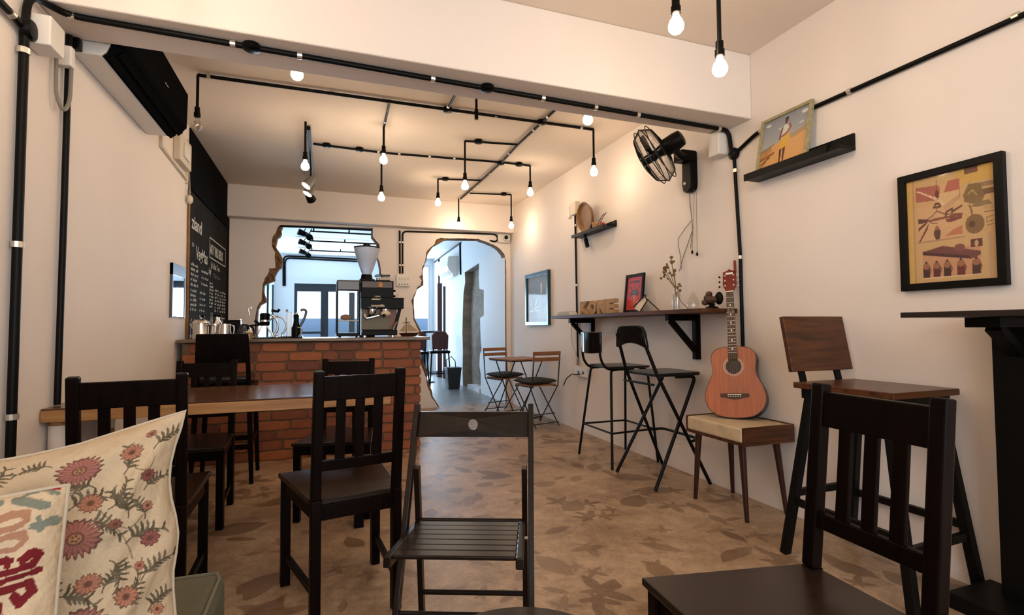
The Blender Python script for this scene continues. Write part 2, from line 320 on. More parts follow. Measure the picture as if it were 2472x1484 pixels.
arch_in = [(1063, 985), (1052, 967), (1045.6, 957), (1043, 942), (1034, 920), (1031, 908), (1030, 890), (1023.7, 876), (1018.6, 868), (1014, 850), (1014, 815), (1017, 798), (1007, 778.5), (1002, 770), (1001, 748.7), (1000, 739), (1000, 719), (1005, 708), (1008, 696), (1023, 688), (1023, 677), (1021.7, 662), (1021.7, 647.6), (1026.4, 636.8), (1030.4, 627.4), (1033.8, 605.8), (1044, 596.4), (1053.3, 588.3), (1065.5, 584), (1076, 578), (1085, 576.5), (1111, 577.5), (1150, 578), (1181, 578), (1200, 587), (1214, 600), (1219, 614), (1223, 626), (1221.5, 640), (1222, 700), (1223, 834), (1223, 976)]
arch_out = [(1058, 985), (1049, 968), (1041, 958), (1038, 945), (1031, 930), (1030, 912), (1024, 900), (1017, 880), (1013, 868), (1009, 850), (1010, 815), (1012, 800), (1003, 781), (998, 771), (997, 749), (996, 738), (992.7, 725.8), (998, 714), (1004, 704), (1008, 692), (1015, 689), (1018, 676), (1011.6, 668), (1017.6, 663.8), (1019, 646), (1023.7, 637), (1027.7, 621), (1029, 608), (1036, 600), (1049, 589), (1053.5, 578), (1063.5, 573.5), (1074, 575), (1088, 572.5), (1111, 574), (1150, 574.5), (1183, 574), (1205, 583), (1219, 598), (1225, 614), (1228, 628)]
arch_out = [p if p[0] < 1080 else (p[0]*.3+q[0]*.7, p[1]*.3+q[1]*.7) for p, q in zip(arch_out, arch_in)]+[(1224, 632)]
w2 = lambda p, Y=YB: (lambda q: (q.x, q.z))(at(p[0], p[1], Y=Y))
def jag(pl, a, n=1):
    out = []
    for p, q in zip(pl, pl[1:]+pl[:1]):
        out.append(p); L = math.hypot(q[0]-p[0], q[1]-p[1])
        if L < .5:
            k = max(1, int(L/.035))
            for i in range(1, k): t = i/k; out.append((p[0]+(q[0]-p[0])*t+random.uniform(-a, a), p[1]+(q[1]-p[1])*t+random.uniform(-a, a)))
    return out
ho = [w2(p) for p in hole_out]; ho = [(x, max(z, .93)) for x, z in ho]
ao = [w2(p) for p in arch_out]; ao[0] = (ao[0][0], 0)
arch_hole = jag(ao, .004)[:-1]+[(2.515, 2.1), (2.515, 0)]
arch_hole = [p for p in arch_hole if p[1] >= 0]
outer = [(XL-.2, 0)]+[arch_hole[0]]+arch_hole[1:]+[(XR+.2, 0), (XR+.2, ZC), (XL-.2, ZC)]
wb = struct(MB().plate(outer, [jag(ho, .004)], lambda u, v, d: (u, d, v), YB, YB+.16, 0, 1).build('wall_back', [WALL, RAW]), 'white back wall broken through by a serving hole and a ragged doorway')
def rim(a, b, name, seg, closed):
    # broken masonry left standing between the plaster edge and the opening, in pieces
    P = [w2(p) for p in a]; Q = [w2(p) for p in b]; n = min(len(P), len(Q))
    i = 0
    while i < n-1:
        j = min(n-1, i+seg); mb = MB(); pp = P[i:j+1]; qq = Q[i:j+1]; k = len(pp); v = []
        for d0 in (0, 1):
            for t in (0, .33, .66, 1.0):
                for s_ in range(k):
                    x = pp[s_][0]*(1-t)+qq[s_][0]*t; z = pp[s_][1]*(1-t)+qq[s_][1]*t
                    jit = random.uniform(-.005, .005) if 0 < t < 1 else 0
                    y = YB+(.004 if t == 0 else random.uniform(.006, .03) if t < 1 else .03) if d0 == 0 else YB+.15
                    v.append((x+jit, y, z+jit))
        f = []
        for d0 in (0, 1):
            for t in range(3):
                for s_ in range(k-1):
                    o = d0*4*k+t*k+s_; f.append((o, o+1, o+k+1, o+k))
        for s_ in range(k-1):
            f.append((3*k+s_, 3*k+s_+1, 7*k+s_+1, 7*k+s_)); f.append((s_, s_+1, 4*k+s_+1, 4*k+s_))
        for e in (0, k-1):
            for t in range(3): f.append((t*k+e, (t+1)*k+e, 4*k+(t+1)*k+e, 4*k+t*k+e))
        mb.add(v, f).build(name, RAW, wb); i = j
rim(hole_out[:27], hole_in[:27], 'brick', 3, False); rim(hole_out[31:], hole_in[30:], 'brick', 3, False); rim(arch_out, arch_in[:41], 'brick', 4, False)
# room behind
XRB, XLB, YFAR = 2.5, -1.0, 12.4
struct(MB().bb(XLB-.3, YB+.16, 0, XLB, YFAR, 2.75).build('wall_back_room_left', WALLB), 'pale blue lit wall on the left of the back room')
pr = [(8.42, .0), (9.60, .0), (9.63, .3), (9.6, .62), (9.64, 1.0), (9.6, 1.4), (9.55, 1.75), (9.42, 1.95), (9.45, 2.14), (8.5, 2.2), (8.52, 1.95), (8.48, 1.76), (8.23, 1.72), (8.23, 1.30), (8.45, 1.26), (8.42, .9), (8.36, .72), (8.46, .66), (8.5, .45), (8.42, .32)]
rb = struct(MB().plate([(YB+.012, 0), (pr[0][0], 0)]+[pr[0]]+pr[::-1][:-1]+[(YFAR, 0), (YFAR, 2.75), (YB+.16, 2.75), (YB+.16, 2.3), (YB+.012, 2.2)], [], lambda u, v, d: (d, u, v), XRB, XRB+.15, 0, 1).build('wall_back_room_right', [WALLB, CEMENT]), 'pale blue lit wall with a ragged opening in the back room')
struct(MB().bb(XRB+.15, 7.9, 0, XRB+.25, 10.1, 2.4).build('trim_3', CEMENT), 'raw cement wall showing inside the ragged opening')
MB().bb(XRB-.02, 8.45, 0, XRB+.15, 9.2, .07).build('step', WALLB, rb)
fo = [[(-.60, .0), (.95, .0), (.95, 2.10), (-.60, 2.10)], [(1.86, .0), (2.42, .0), (2.42, 2.60), (1.86, 2.60)]]
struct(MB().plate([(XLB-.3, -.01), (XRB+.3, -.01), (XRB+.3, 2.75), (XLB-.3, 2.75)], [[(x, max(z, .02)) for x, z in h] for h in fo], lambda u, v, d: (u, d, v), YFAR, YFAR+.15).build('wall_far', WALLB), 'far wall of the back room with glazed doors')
def glazed(name, x0, x1, z0, z1, xs, label, mt, bar=.07, top=0):
    d = thing(name, label, 'door', ((x0+x1)/2, YFAR+.06, 0)); d['kind'] = 'structure'
    m = MB().bb(x0, YFAR+.03, z0, x0+bar, YFAR+.11, z1).bb(x1-bar, YFAR+.03, z0, x1, YFAR+.11, z1).bb(x0+bar, YFAR+.03, z1-bar-top, x1-bar, YFAR+.11, z1).bb(x0+bar, YFAR+.03, z0, x1-bar, YFAR+.11, z0+bar)
    for x, ww in xs: m.bb(x-ww/2, YFAR+.03, z0+bar, x+ww/2, YFAR+.11, z1-bar-top)
    m.build('frame', mt, d, world=True)
    e = [x0+bar]+[q for x, ww in xs for q in (x-ww/2, x+ww/2)]+[x1-bar]
    for a, b in zip(e[::2], e[1::2]): MB().bb(a, YFAR+.065, z0+bar, b, YFAR+.07, z1-bar-top).build('pane', PANE, d, world=True)
    return d
dd = glazed('door_1', -.60, .95, .02, 2.10, [(.03, .16), (.62, .12)], 'dark framed glazed doors across the back room behind the counter', WINFR, .06, .11)
MB().bb(-.50, YFAR+.02, .98, .03, YFAR+.08, 1.03).bb(-.04, YFAR, 1.0, -.01, YFAR+.03, 1.2).build('rail', WINFR, dd, world=True)
glazed('window_2', 1.86, 2.42, .02, 2.60, [], 'tall bright window beyond the ragged doorway', WPLAS, .035)
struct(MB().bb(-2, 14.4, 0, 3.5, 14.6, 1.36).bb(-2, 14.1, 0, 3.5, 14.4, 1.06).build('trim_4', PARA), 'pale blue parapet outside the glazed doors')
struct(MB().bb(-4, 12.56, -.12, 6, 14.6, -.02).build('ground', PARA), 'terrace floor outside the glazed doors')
# ------------------------------------------------------------------ chalkboard and left wall fittings
cb = thing('chalkboard', 'black chalkboard menu with white lettering on the wall behind the counter', 'chalkboard', (XL, 6.1, .9))
MB().bb(XL, 5.12, .9, XL+.012, 6.98, 2.31).build('board', CHALK, cb, world=True)
MB().bb(XL, 5.12, 2.33, XL+.010, 6.98, 2.845).build('upper_panel', BPAINT, cb, world=True)
MB().bb(XL, 6.98, .9, XL+.010, 7.148, 2.455).build('side_panel', BPAINT, cb, world=True)
MB().bb(XL, 5.12, 2.305, XL+.03, 6.98, 2.335).build('rail', BPAINT, cb, world=True)
MB().tube([(XL+.012, 5.105+random.uniform(-.008, .008), z) for z in np.linspace(.95, 2.3, 14)], .011, 6).build('rough_edge_strip', OLDWD, cb, world=True)
def textmesh(body, size, ext=0, font_bold=0):
    c = bpy.data.curves.new('t', 'FONT'); c.body = body; c.size = size; c.extrude = ext; c.align_x = 'LEFT'; c.offset = font_bold; c.resolution_u = 3
    o = bpy.data.objects.new('t', c); COL.objects.link(o); bpy.context.view_layer.update()
    me = bpy.data.meshes.new_from_object(o.evaluated_get(bpy.context.evaluated_depsgraph_get())); v = [tuple(p.co) for p in me.vertices]; f = [tuple(p.vertices) for p in me.polygons]
    bpy.data.objects.remove(o); bpy.data.curves.remove(c); bpy.data.meshes.remove(me); return v, f
cw = MB(); xq = XL+.0145
def ctext(body, y, z, size, sx=1, bold=0):
    v, f = textmesh(body, size, 0, bold); cw.add([(xq, y+p[0]*sx, z+p[1]) for p in v], f)
def cline(pts, wd=.008):
    for a, b in zip(pts, pts[1:]): cw.bar((xq, a[0], a[1]), (xq, b[0], b[1]), wd, .001, (1, 0, 0))
ctext('ziand', 5.20, 1.99, .17, 1.15, .004); ctext('to', 5.22, 1.83, .07, 1.3); ctext('VegMas', 5.38, 1.74, .17, .95, .003)
def scrib(y0, y1, z, h=.03):
    y = y0
    while y < y1:
        k = random.uniform(.02, .05); q = random.random()
        cline([(y, z), (y+k*.3, z+h*(.5+q*.5)), (y+k*.6, z+h*.1), (y+k, z+h*random.uniform(.3, 1))], .007); y += k+random.choice((.008, .008, .04))
for i in range(5): scrib(5.2, 5.45, 1.66-i*.045); 
for i in range(3): scrib(5.62, 5.9, 1.64-i*.06, .025)
for i in range(5): scrib(5.2, 5.42, 1.43-i*.042); scrib(5.56, 5.8, 1.43-i*.055, .025)
for y in (5.22, 5.33, 5.44): cline([(y+.04, 1.19), (y, 1.17), (y+.01, 1.05), (y-.02, 1.02)], .009)
ctext('to summerig', 5.2, .985+.04, .055, 1.1, .002); ctext('2ig get', 5.2, .95, .055, 1.2, .002)
cline([(5.97, 2.03), (6.88, 2.03), (6.88, 1.83), (5.97, 1.83), (5.97, 2.03)], .012); ctext('AS Y IMLI BEOS', 6.0, 1.875, .135, .78, .006)
ctext('Jal Libat Two', 6.05, 1.73, .09, 1.0, .001); ctext('ioy', 5.95, 1.66, .09, 1.0, .002); ctext('Y  cr   t . o', 6.2, 1.64, .07, 1.1)
for i in range(8): scrib(6.0, 6.18, 1.56-i*.034, .025)
for x in (6.28, 6.42, 6.56, 6.7, 6.82):
    for i in range(7): scrib(x, x+.07, 1.5-i*.036, .026)
cline([(6.27, 1.235), (6.88, 1.22)], .012)
for k in range(9): y, z = 6.05+.05*(k % 3), 1.18-.04*(k//3); cline([(y, z), (y+.05, z+.05), (y+.02, z+.09)], .006); y, z = 6.62+.05*(k % 3), 1.2-.04*(k//3); cline([(y, z), (y+.04, z-.03), (y+.06, z+.02)], .006)
cw.build('chalk_lettering', CHALKW, cb, world=True)['kind'] = 'stuff'
mr = thing('wall_mirror', 'small tall steel-edged mirror on the white wall left of the chalkboard', 'mirror', (XL, 4.8, 1.2))
MB().bb(XL, 4.61, 1.2, XL+.015, 4.985, 1.605).build('mirror_plate', MIRROR, mr, world=True)
MB().bb(XL, 4.6, 1.19, XL+.02, 4.615, 1.61).bb(XL, 4.98, 1.19, XL+.02, 4.995, 1.61).bb(XL, 4.6, 1.52, XL+.022, 4.99, 1.61).build('frame', mat('grey_metal', (.10, .11, .12, 1), .35, metal=.7), mr, world=True)
MATTE = mat('matte_black', (.006, .006, .0065, 1), .5, spec=0)
# air conditioners
ac = thing('air_conditioner', 'white split air conditioner with a black front high on the left wall', 'air conditioner', (XL, 3.46, 2.38))
prof = [(0, .0), (.105, .0), (.115, .015), (.13, .05), (.135, .12), (.09, .30), (0, .30)]
def acp(pf, y0, y1, x0=XL, z0=2.38, s=1):
    k = len(pf); v = [(x0+s*p[0], y, z0+p[1]) for y in (y0, y1) for p in pf]
    return MB().add(v, [tuple(range(k))[::-1], tuple(range(k, 2*k))]+[(i, (i+1) % k, k+(i+1) % k, k+i) for i in range(k)])
acp([(0, 0), (.115, .0), (.135, .02), (.15, .06), (.15, .31), (0, .31)], 2.89, 3.985).build('case', WPLAS, ac, bevel=.006, world=True)
acp([(.15, .075), (.205, .045), (.228, .07), (.232, .30), (.215, .312), (.15, .312)], 2.885, 3.99).build('front_panel', MATTE, ac, bevel=.004, world=True)
acp([(.118, .002), (.132, .0), (.215, .045), (.21, .055), (.155, .08)], 2.90, 3.975).build('air_outlet', MATTE, ac, world=True)
acp([(.135, -.012), (.145, -.012), (.172, .012), (.165, .018)], 2.90, 3.97).build('louver', MATTE, ac, world=True)
acp([(.178, .012), (.184, .008), (.212, .032), (.206, .038)], 2.90, 3.97).build('louver', MATTE, ac, world=True)
MB().bb(XL+.2325, 3.45, 2.52, XL+.2335, 3.52, 2.528).build('badge', STEEL, ac, world=True)
a2 = thing('air_conditioner', 'white split air conditioner on the back room wall beyond the doorway', 'air conditioner', (XRB, 10.6, 2.15))
acp([(0, .0), (.12, .0), (.19, .07), (.22, .16), (.20, .34), (0, .36)], 9.95, 10.95, XRB, 2.16, -1).build('case', WPLAS, a2, bevel=.01, world=True)
acp([(.125, -.002), (.18, .05), (.175, .06), (.12, .01)], 10.05, 10.85, XRB, 2.16, -1).build('air_outlet', PLAST, a2, world=True)
acp([(.05, -.05), (.10, -.05), (.10, .0), (.05, .0)], 10.0, 10.9, XRB, 2.16, -1).build('drip_tray', WPLAS, a2, world=True)
def box_on_left(name, label, cat, y0, y1, z0, z1, dx, m, parts=None, bev=.006):
    t = thing(name, label, cat, (XL, (y0+y1)/2, z0)); MB().bb(XL, y0, z0, XL+dx, y1, z1).build('case', m, t, bevel=bev, world=True); return t
t = box_on_left('junction_box', 'large white junction box under the beam in the left corner', 'junction box', 2.49, 2.61, 2.215, 2.335, .088, WPLAS)
t = box_on_left('isolator_switch', 'small black isolator box beside the white junction box under the beam', 'switch', 2.84, 2.88, 2.375, 2.428, .05, PLAST)
t = box_on_left('cable_outlet', 'white cable outlet with a grey flex drooping below the beam', 'outlet', 2.755, 2.795, 2.255, 2.345, .055, WPLAS)
MB().tube(bend([(XL+.045, 2.785, 2.255), (XL+.045, 2.78, 2.10), (XL+.035, 2.745, 2.04), (XL+.02, 2.715, 2.10), (XL+.015, 2.72, 2.34)], .05), .008, 6).build('cable', GREYC, t, world=True)
t = box_on_left('wall_switch', 'cream switch box below the far end of the black-fronted air conditioner', 'switch', 4.62, 4.98, 2.42, 2.64, .05, CREAM)
MB().bb(XL+.05, 4.72, 2.47, XL+.062, 4.88, 2.58).build('rocker', WPLAS, t, bevel=.004, world=True)
t = thing('cable_trunking', 'cream cable trunking bent along the wall under the air conditioner', 'trunking', (XL, 4.4, 2.0))
MB().bb(XL, 4.26, 2.40, XL+.02, 4.285, 2.55).build('duct', CREAM, t, world=True); MB().bar((XL+.0125, 4.27, 2.40), (XL+.0125, 4.99, 2.36), .02, .022).build('duct', CREAM, t, world=True)
MB().bb(XL, 5.0, 2.33, XL+.02, 5.025, 2.70).build('duct', CREAM, t, world=True)
t = thing('plug', 'cream plug hanging from a cable at the chalkboard corner', 'plug', (XL, 5.05, 1.95))
MB().ball((XL+.03, 5.04, 2.20), .035, 10, (.7, 1, 1.1)).build('body', CREAM, t, smooth=60, world=True); MB().tube(bend([(XL+.02, 5.03, 2.47), (XL+.03, 5.03, 2.3), (XL+.03, 5.04, 2.22)], .03), .006, 5).build('cable', GREYC, t, world=True)
# ------------------------------------------------------------------ conduits
def clip(p, d, r, t):
    d = Vector(d).normalized(); M = d.to_track_quat('Z', 'Y').to_matrix()
    MB().lathe([(r*1.02, -.011), (r*1.28, -.011), (r*1.28, .011), (r*1.02, .011)], 12, p, M).build('clip', CLIP, t, world=True)
def jbox(p, r, ax, t, h=.035):
    M = Vector(ax).to_track_quat('Z', 'Y').to_matrix()
    MB().lathe([(r*.7, -h/2), (r, -h/2*.6), (r, h/2*.6), (r*.85, h/2), (r*.4, h/2*1.15)], 14, p, M).build('junction_box', PLAST, t, smooth=40, world=True)
def conduit(label, pts, r=.012, clips=(), boxes=(), ax=(0, 0, 1), rb=.05):
    t = thing('conduit', label, 'conduit', pts[0]); MB().tube(bend(pts, rb), r, 10).build('pipe', PIPE, t, smooth=50, world=True)
    for p, d in clips: clip(Vector(p), d, r, t)
    for p in boxes: jbox(Vector(p), .04, ax, t)
    return t
BZ = 2.415
bp = lambda x, y: at(x, y, Z=BZ)
b0, b1 = Vector((-1.0, 2.63, BZ)), Vector((2.47, 2.735, BZ)); bl = lambda t: b0+(b1-b0)*t
def onb(x): return min((bl(i/400) for i in range(401)), key=lambda p: abs(1236+FPX*((p-CAM).dot(_r))/((p-CAM).dot(_f))-x))
conduit('thick black conduit running under the ceiling beam to the right wall', [(XL+.022, 2.455, 2.26), (XL+.022, 2.475, 2.40), (-1.04, 2.60, BZ+.002), b0, b1, (XR-.02, 2.74, BZ), (XR-.02, 2.72, 2.25)], .014,
        [(onb(x), b1-b0) for x in (132, 563, 722, 1045, 1310, 1437, 1540, 1738)], [onb(610), onb(1176)], rb=.07)
lc = conduit('thick black conduit down the left wall nearest the viewer', [(XL+.022, 2.455, 2.28), (XL+.022, 2.45, 1.2), (XL+.022, 2.443, .02)], .016, [((XL+.022, 2.451, z), (0, 0, 1)) for z in (2.16, 1.42, .78)], [(XL+.03, 2.463, 2.25)], (1, 0, 0))
conduit('short black conduit along the left wall top running toward the viewer', [(XL+.022, 2.46, 2.25), (XL+.022, 1.2, 2.30)], .013, [((XL+.022, 2.36, 2.254), (0, 1, 0))])
conduit('black conduit down the left wall meeting the long table', [(XL+.02, 2.822, 2.42), (XL+.02, 2.817, 1.6), (XL+.02, 2.803, .775)], .013, [], [], (1, 0, 0))
t = conduit('black conduit down the right wall behind the guitar', [(XR-.018, 2.70, 2.21), (XR-.018, 2.665, 1.55), (XR-.018, 2.66, .62)], .012, [((XR-.018, 2.69, 2.13), (0, 0, 1)), ((XR-.018, 2.668, 1.55), (0, 0, 1))], [(XR-.02, 2.70, 2.245)], (1, 0, 0))
conduit('black conduit along the top of the right wall behind the beach picture', [(XR-.018, 2.70, 2.24), (XR-.018, 2.5, 2.318), (XR-.018, -1.3, 2.29)], .012, [((XR-.018, y, 2.316), (0, 1, 0)) for y in (2.47, 1.89, 1.20)])
conduit('thin black conduit down the right wall beside the framed print', [(XR-.012, 5.03, 2.31), (XR-.012, 5.0, .68)], .010, [((XR-.012, 5.01, z), (0, 0, 1)) for z in (2.2, 1.55)])
bw = YB-.013
conduit('black conduit above the ragged doorway dropping to the switch box', [at(972, 660, Y=bw), at(972, 558, Y=bw), at(1196, 565, Y=bw), at(1203, 576, Y=bw), at(1196, 584, Y=bw), at(1183, 580, Y=bw)], .012, [(at(972, y, Y=bw), (0, 0, 1)) for y in (585, 640)], rb=.06)
conduit('second black conduit dropping to the switch box on the back wall', [at(965, 556, Y=bw), at(965.5, 660, Y=bw)], .012, [(at(965.5, y, Y=bw), (0, 0, 1)) for y in (585, 640)])
conduit('black conduit across the top of the serving hole', [at(678, 545, Y=bw), at(897, 555, Y=bw)], .014)
# ceiling grid (z = 2.83)
G = 2.832
def gp(x, y): return (x, y, G)
def cc(*ps): return [(Vector((p[0], p[1], G)), p[2]) for p in ps]
X_, Y_ = (1, 0, 0), (0, 1, 0)
conduit('long black ceiling conduit crossing the cafe just behind the beam', [gp(-.815, 4.0), gp(2.22, 3.98)], .012, cc((-.75, 4.0, X_), (.05, 4, X_), (.42, 4, X_), (1.0, 4, X_), (1.32, 3.99, X_), (2.1, 3.98, X_)), [gp(.92, 4.0), gp(1.727, 3.985)])
conduit('black ceiling conduit running away down the middle of the bulb grid', [gp(1.73, 3.2), gp(1.727, 4.6), gp(1.75, 5.1), gp(1.73, 6.74)], .012, cc((1.727, 3.85, Y_), (1.727, 4.15, Y_), (1.73, 4.8, Y_), (1.75, 5.5, Y_), (1.75, 6.0, Y_), (1.76, 6.3, Y_)), [gp(1.75, 5.13)])
conduit('black ceiling conduit from the spotlight track to the middle of the bulb grid', [gp(-.10, 5.16), gp(.56, 5.2), gp(1.75, 5.1), gp(2.076, 5.108)], .011, cc((.5, 5.19, X_), (.7, 5.18, X_), (1.0, 5.16, X_), (1.25, 5.14, X_)), [gp(.02, 5.165), gp(.32, 5.18), gp(1.95, 5.11)])
conduit('short black ceiling branch conduit to the bulb over the wall stools', [gp(1.727, 4.55), gp(1.226, 4.62)], .010, [], [gp(1.35, 4.6)])
conduit('short black ceiling branch conduit to the bulb left of the grid end', [gp(1.75, 5.81), gp(1.246, 5.917)], .010, [], [gp(1.33, 5.9)])
conduit('short black ceiling branch conduit to the bulb near the security camera', [gp(1.765, 6.42), gp(2.296, 6.32)], .010, [], [gp(2.2, 6.33)])
conduit('short black ceiling conduit from the crossing conduit back toward the beam', [gp(.905, 3.1), gp(.915, 4.0)], .010, cc((.91, 3.93, Y_)))
conduit('short black ceiling conduit to the bulb left of the spotlights', [gp(.467, 4.0), gp(.482, 4.51)], .010, cc((.478, 4.4, Y_)))
# ------------------------------------------------------------------ bulbs
def make_bulb(L, lit=True):
    t = thing('pendant_bulb', 'bulb', 'light bulb', (0, 0, 0))
    MB().tube([(0, 0, .11), (0, 0, .11+L)], .0095, 8).build('drop_pipe', PIPE, t, smooth=50)
    MB().lathe([(.010, .125), (.017, .120), (.017, .085), (.021, .082), (.021, .055), (.017, .052)], 14).build('lamp_holder', PLAST, t, smooth=40)
    MB().lathe([(.013, .055), (.014, .038), (.026, .022), (.033, .0), (.031, -.016), (.020, -.030), (.0, -.035)], 18).build('bulb', GLOW if lit else BULBOFF, t, smooth=60)
    return t
def bulb(x, y, z, label, lit=True, top=G):
    t = make_bulb(top-z-.11, lit); t.location = (x, y, z); t['label'] = label; t['group'] = 'pendant bulbs on the ceiling conduits'; return t
bulb(-.815, 4.0, 2.487, 'unlit clear bulb hanging beside the black-fronted air conditioner', False)
bulb(-.150, 4.62, 2.454, 'lit bulb hanging just above the track spotlights')
bulb(.478, 4.508, 2.540, 'lit bulb hanging right of the spotlights, the upper of two in line')
bulb(.535, 5.237, 2.392, 'lit bulb hanging right of the spotlights, the lower of two in line')
bulb(2.076, 5.108, 2.540, 'lit bulb at the right end of the second ceiling conduit')
bulb(1.226, 4.62, 2.408, 'lit bulb on the bent branch nearest the viewer')
bulb(1.246, 5.917, 2.550, 'lit bulb on the left branch in front of the glazed serving hole')
bulb(2.298, 6.32, 2.423, 'lit bulb hanging nearest the security camera')
bulb(1.700, 6.74, 2.462, 'lit bulb at the far end of the middle conduit above the ragged doorway')
bulb(2.220, 3.98, 2.456, 'lit bulb hanging left of the wall fan')
bulb(-.145, 3.05, 2.505, 'lit bulb close behind the beam above the spotlights')
bulb(1.66, 3.05, 2.490, 'lit bulb close behind the beam left of the wall fan')
bulb(1.41, 1.8, 2.385, 'lit bulb in front of the beam, the higher of the pair at the top')
bulb(1.64, 1.8, 2.238, 'lit bulb in front of the beam, the lower of the pair at the top')
for x, y, lab in ((-.55, 2.0, 'first added fill bulb of the row over the left wall out of the picture'), (-.55, 1.3, 'second added fill bulb of the row over the left wall out of the picture'), (-.55, .6, 'third added fill bulb of the row over the left wall out of the picture'), (-.55, -.1, 'last added fill bulb of the row over the left wall out of the picture'), (1.6, .2, 'added fill bulb above the near chair out of the picture')): bulb(x, y, 2.5, lab)  # bulbs added out of view to brighten the left wall and front room
t = thing('capped_drop', 'short black capped drop pipe without a bulb behind the beam', 'pipe', (1.078, 3.72, 2.68)); MB().tube([(1.078, 3.722, 2.845), (1.078, 3.722, 2.68)], .010, 8).build('pipe', PIPE, t, world=True); MB().tube([(1.078, 3.722, 2.745), (1.078, 3.722, 2.67)], .015, 8).build('cap', PLAST, t, world=True)
t = thing('spotlight_track', 'black ceiling track with three tilted spotlights behind the first bulb', 'track light', (-.13, 5.4, 2.80))
MB().bb(-.145, 4.72, 2.80, -.115, 6.35, 2.835).build('rail', BLACK, t, world=True)
for y, z, d, lit in ((5.32, 2.50, (-.55, -.25, -.8), 1), (5.62, 2.50, (-.45, -.2, -.85), 1), (5.85, 2.49, (.35, .7, -.5), 0)):
    d = Vector(d).normalized(); c = Vector((-.14, y, z)); M = d.to_track_quat('Z', 'Y').to_matrix()
    sp = MB().lathe([(.030, -.075), (.034, -.06), (.050, .045), (.047, .045), (.03, .01)], 16, c, M).build('spotlight', BLACK if not lit else mat('grey_spot', (.12, .11, .10, 1), .4), t, smooth=40, world=True)
    MB().tube([c-d*.04, (-.13, y, 2.80)], .007, 6).build('stem', PIPE, sp, world=True)
    MB().lathe([(.0, .038), (.043, .040), (.043, .036)], 16, c, M).build('lens', SPOTG if lit else PLAST, sp, world=True)
# ------------------------------------------------------------------ wall and back-wall devices
t = thing('security_camera', 'white dome security camera at the top right of the ragged doorway', 'camera', (2.49, 7.1, 2.35))
MB().bb(2.38, YB-.05, 2.33, 2.57, YB, 2.46).build('base', WPLAS, t, bevel=.015, world=True); MB().ball((2.50, YB-.07, 2.40), .055, 14).build('dome', WPLAS, t, smooth=60, world=True); MB().ball((2.487, YB-.10, 2.40), .033, 12).build('lens', GLOSS, t, smooth=60, world=True)
t = thing('switch_panel', 'white double switch panel on the back wall right of the coffee grinder', 'switch', (1.0, YB, 1.66)); p = at(956, 691, Y=YB); q = at(988, 663, Y=YB)
MB().bb(p.x, YB-.04, p.z, q.x, YB, q.z).build('plate', WPLAS, t, bevel=.005, world=True)
for i in range(4):
    x = p.x+.03+i*.038; MB().bb(x, YB-.046, p.z+.09, x+.02, YB-.04, p.z+.12).build('rocker', CREAM, t, world=True); MB().bb(x, YB-.046, p.z+.02, x+.012, YB-.04, p.z+.035).build('socket_hole', BLACK, t, world=True)
t = thing('outlet_cover', 'small white socket plate low on the back wall right of the machine', 'outlet', (1.0, YB, 1.45)); p = at(961, 720, Y=YB); MB().bb(p.x, YB-.02, p.z, p.x+.1, YB, p.z+.07).build('plate', WPLAS, t, bevel=.004, world=True); MB().ball((p.x+.05, YB-.02, p.z+.035), .008, 8).build('screw', CLIP, t, world=True)
def rbox(name, label, cat, y0, y1, z0, z1, dx, m): 
    t = thing(name, label, cat, (XR, (y0+y1)/2, z0)); MB().bb(XR-dx, y0, z0, XR, y1, z1).build('case', m, t, bevel=.005, world=True); return t
rbox('junction_box', 'white junction box under the beam right of the wall fan', 'junction box', 2.76, 2.86, 2.26, 2.42, .09, WPLAS)
rbox('cable_box', 'cream box on top of the thin conduit left of the small shelf', 'junction box', 4.95, 5.08, 2.315, 2.45, .05, CREAM)
rbox('sensor', 'narrow white sensor beside the cream box above the framed print', 'sensor', 5.13, 5.19, 2.31, 2.44, .03, WPLAS)
t = rbox('wall_socket', 'cream twin socket low on the right wall under the bar shelf', 'outlet', 4.72, 5.02, .58, .69, .05, CREAM)
MB().bb(XR-.054, 4.80, .61, XR-.05, 4.83, .64).build('socket_hole', BLACK, t, world=True); MB().bb(XR-.054, 4.90, .61, XR-.05, 4.93, .64).build('socket_hole', BLACK, t, world=True)
t = thing('power_cord', 'thin white cord hanging from the bar shelf to the low socket', 'cord', (XR-.02, 5.05, .6))
MB().tube([at(1384, 768, X=XR-.02), at(1379, 800, X=XR-.02), at(1381, 830, X=XR-.02), at(1395, 865, X=XR-.02), at(1396, 885, X=XR-.02), at(1385, 905, X=XR-.04)], .004, 6).build('cable', WHITEC, t, smooth=60, world=True)
MB().tube([at(1400, 903, X=XR-.06), at(1380, 903, X=XR-.06), at(1368, 913, X=XR-.06), at(1360, 930, X=XR-.05)], .006, 6).build('plug_lead', PLAST, t, smooth=60, world=True)
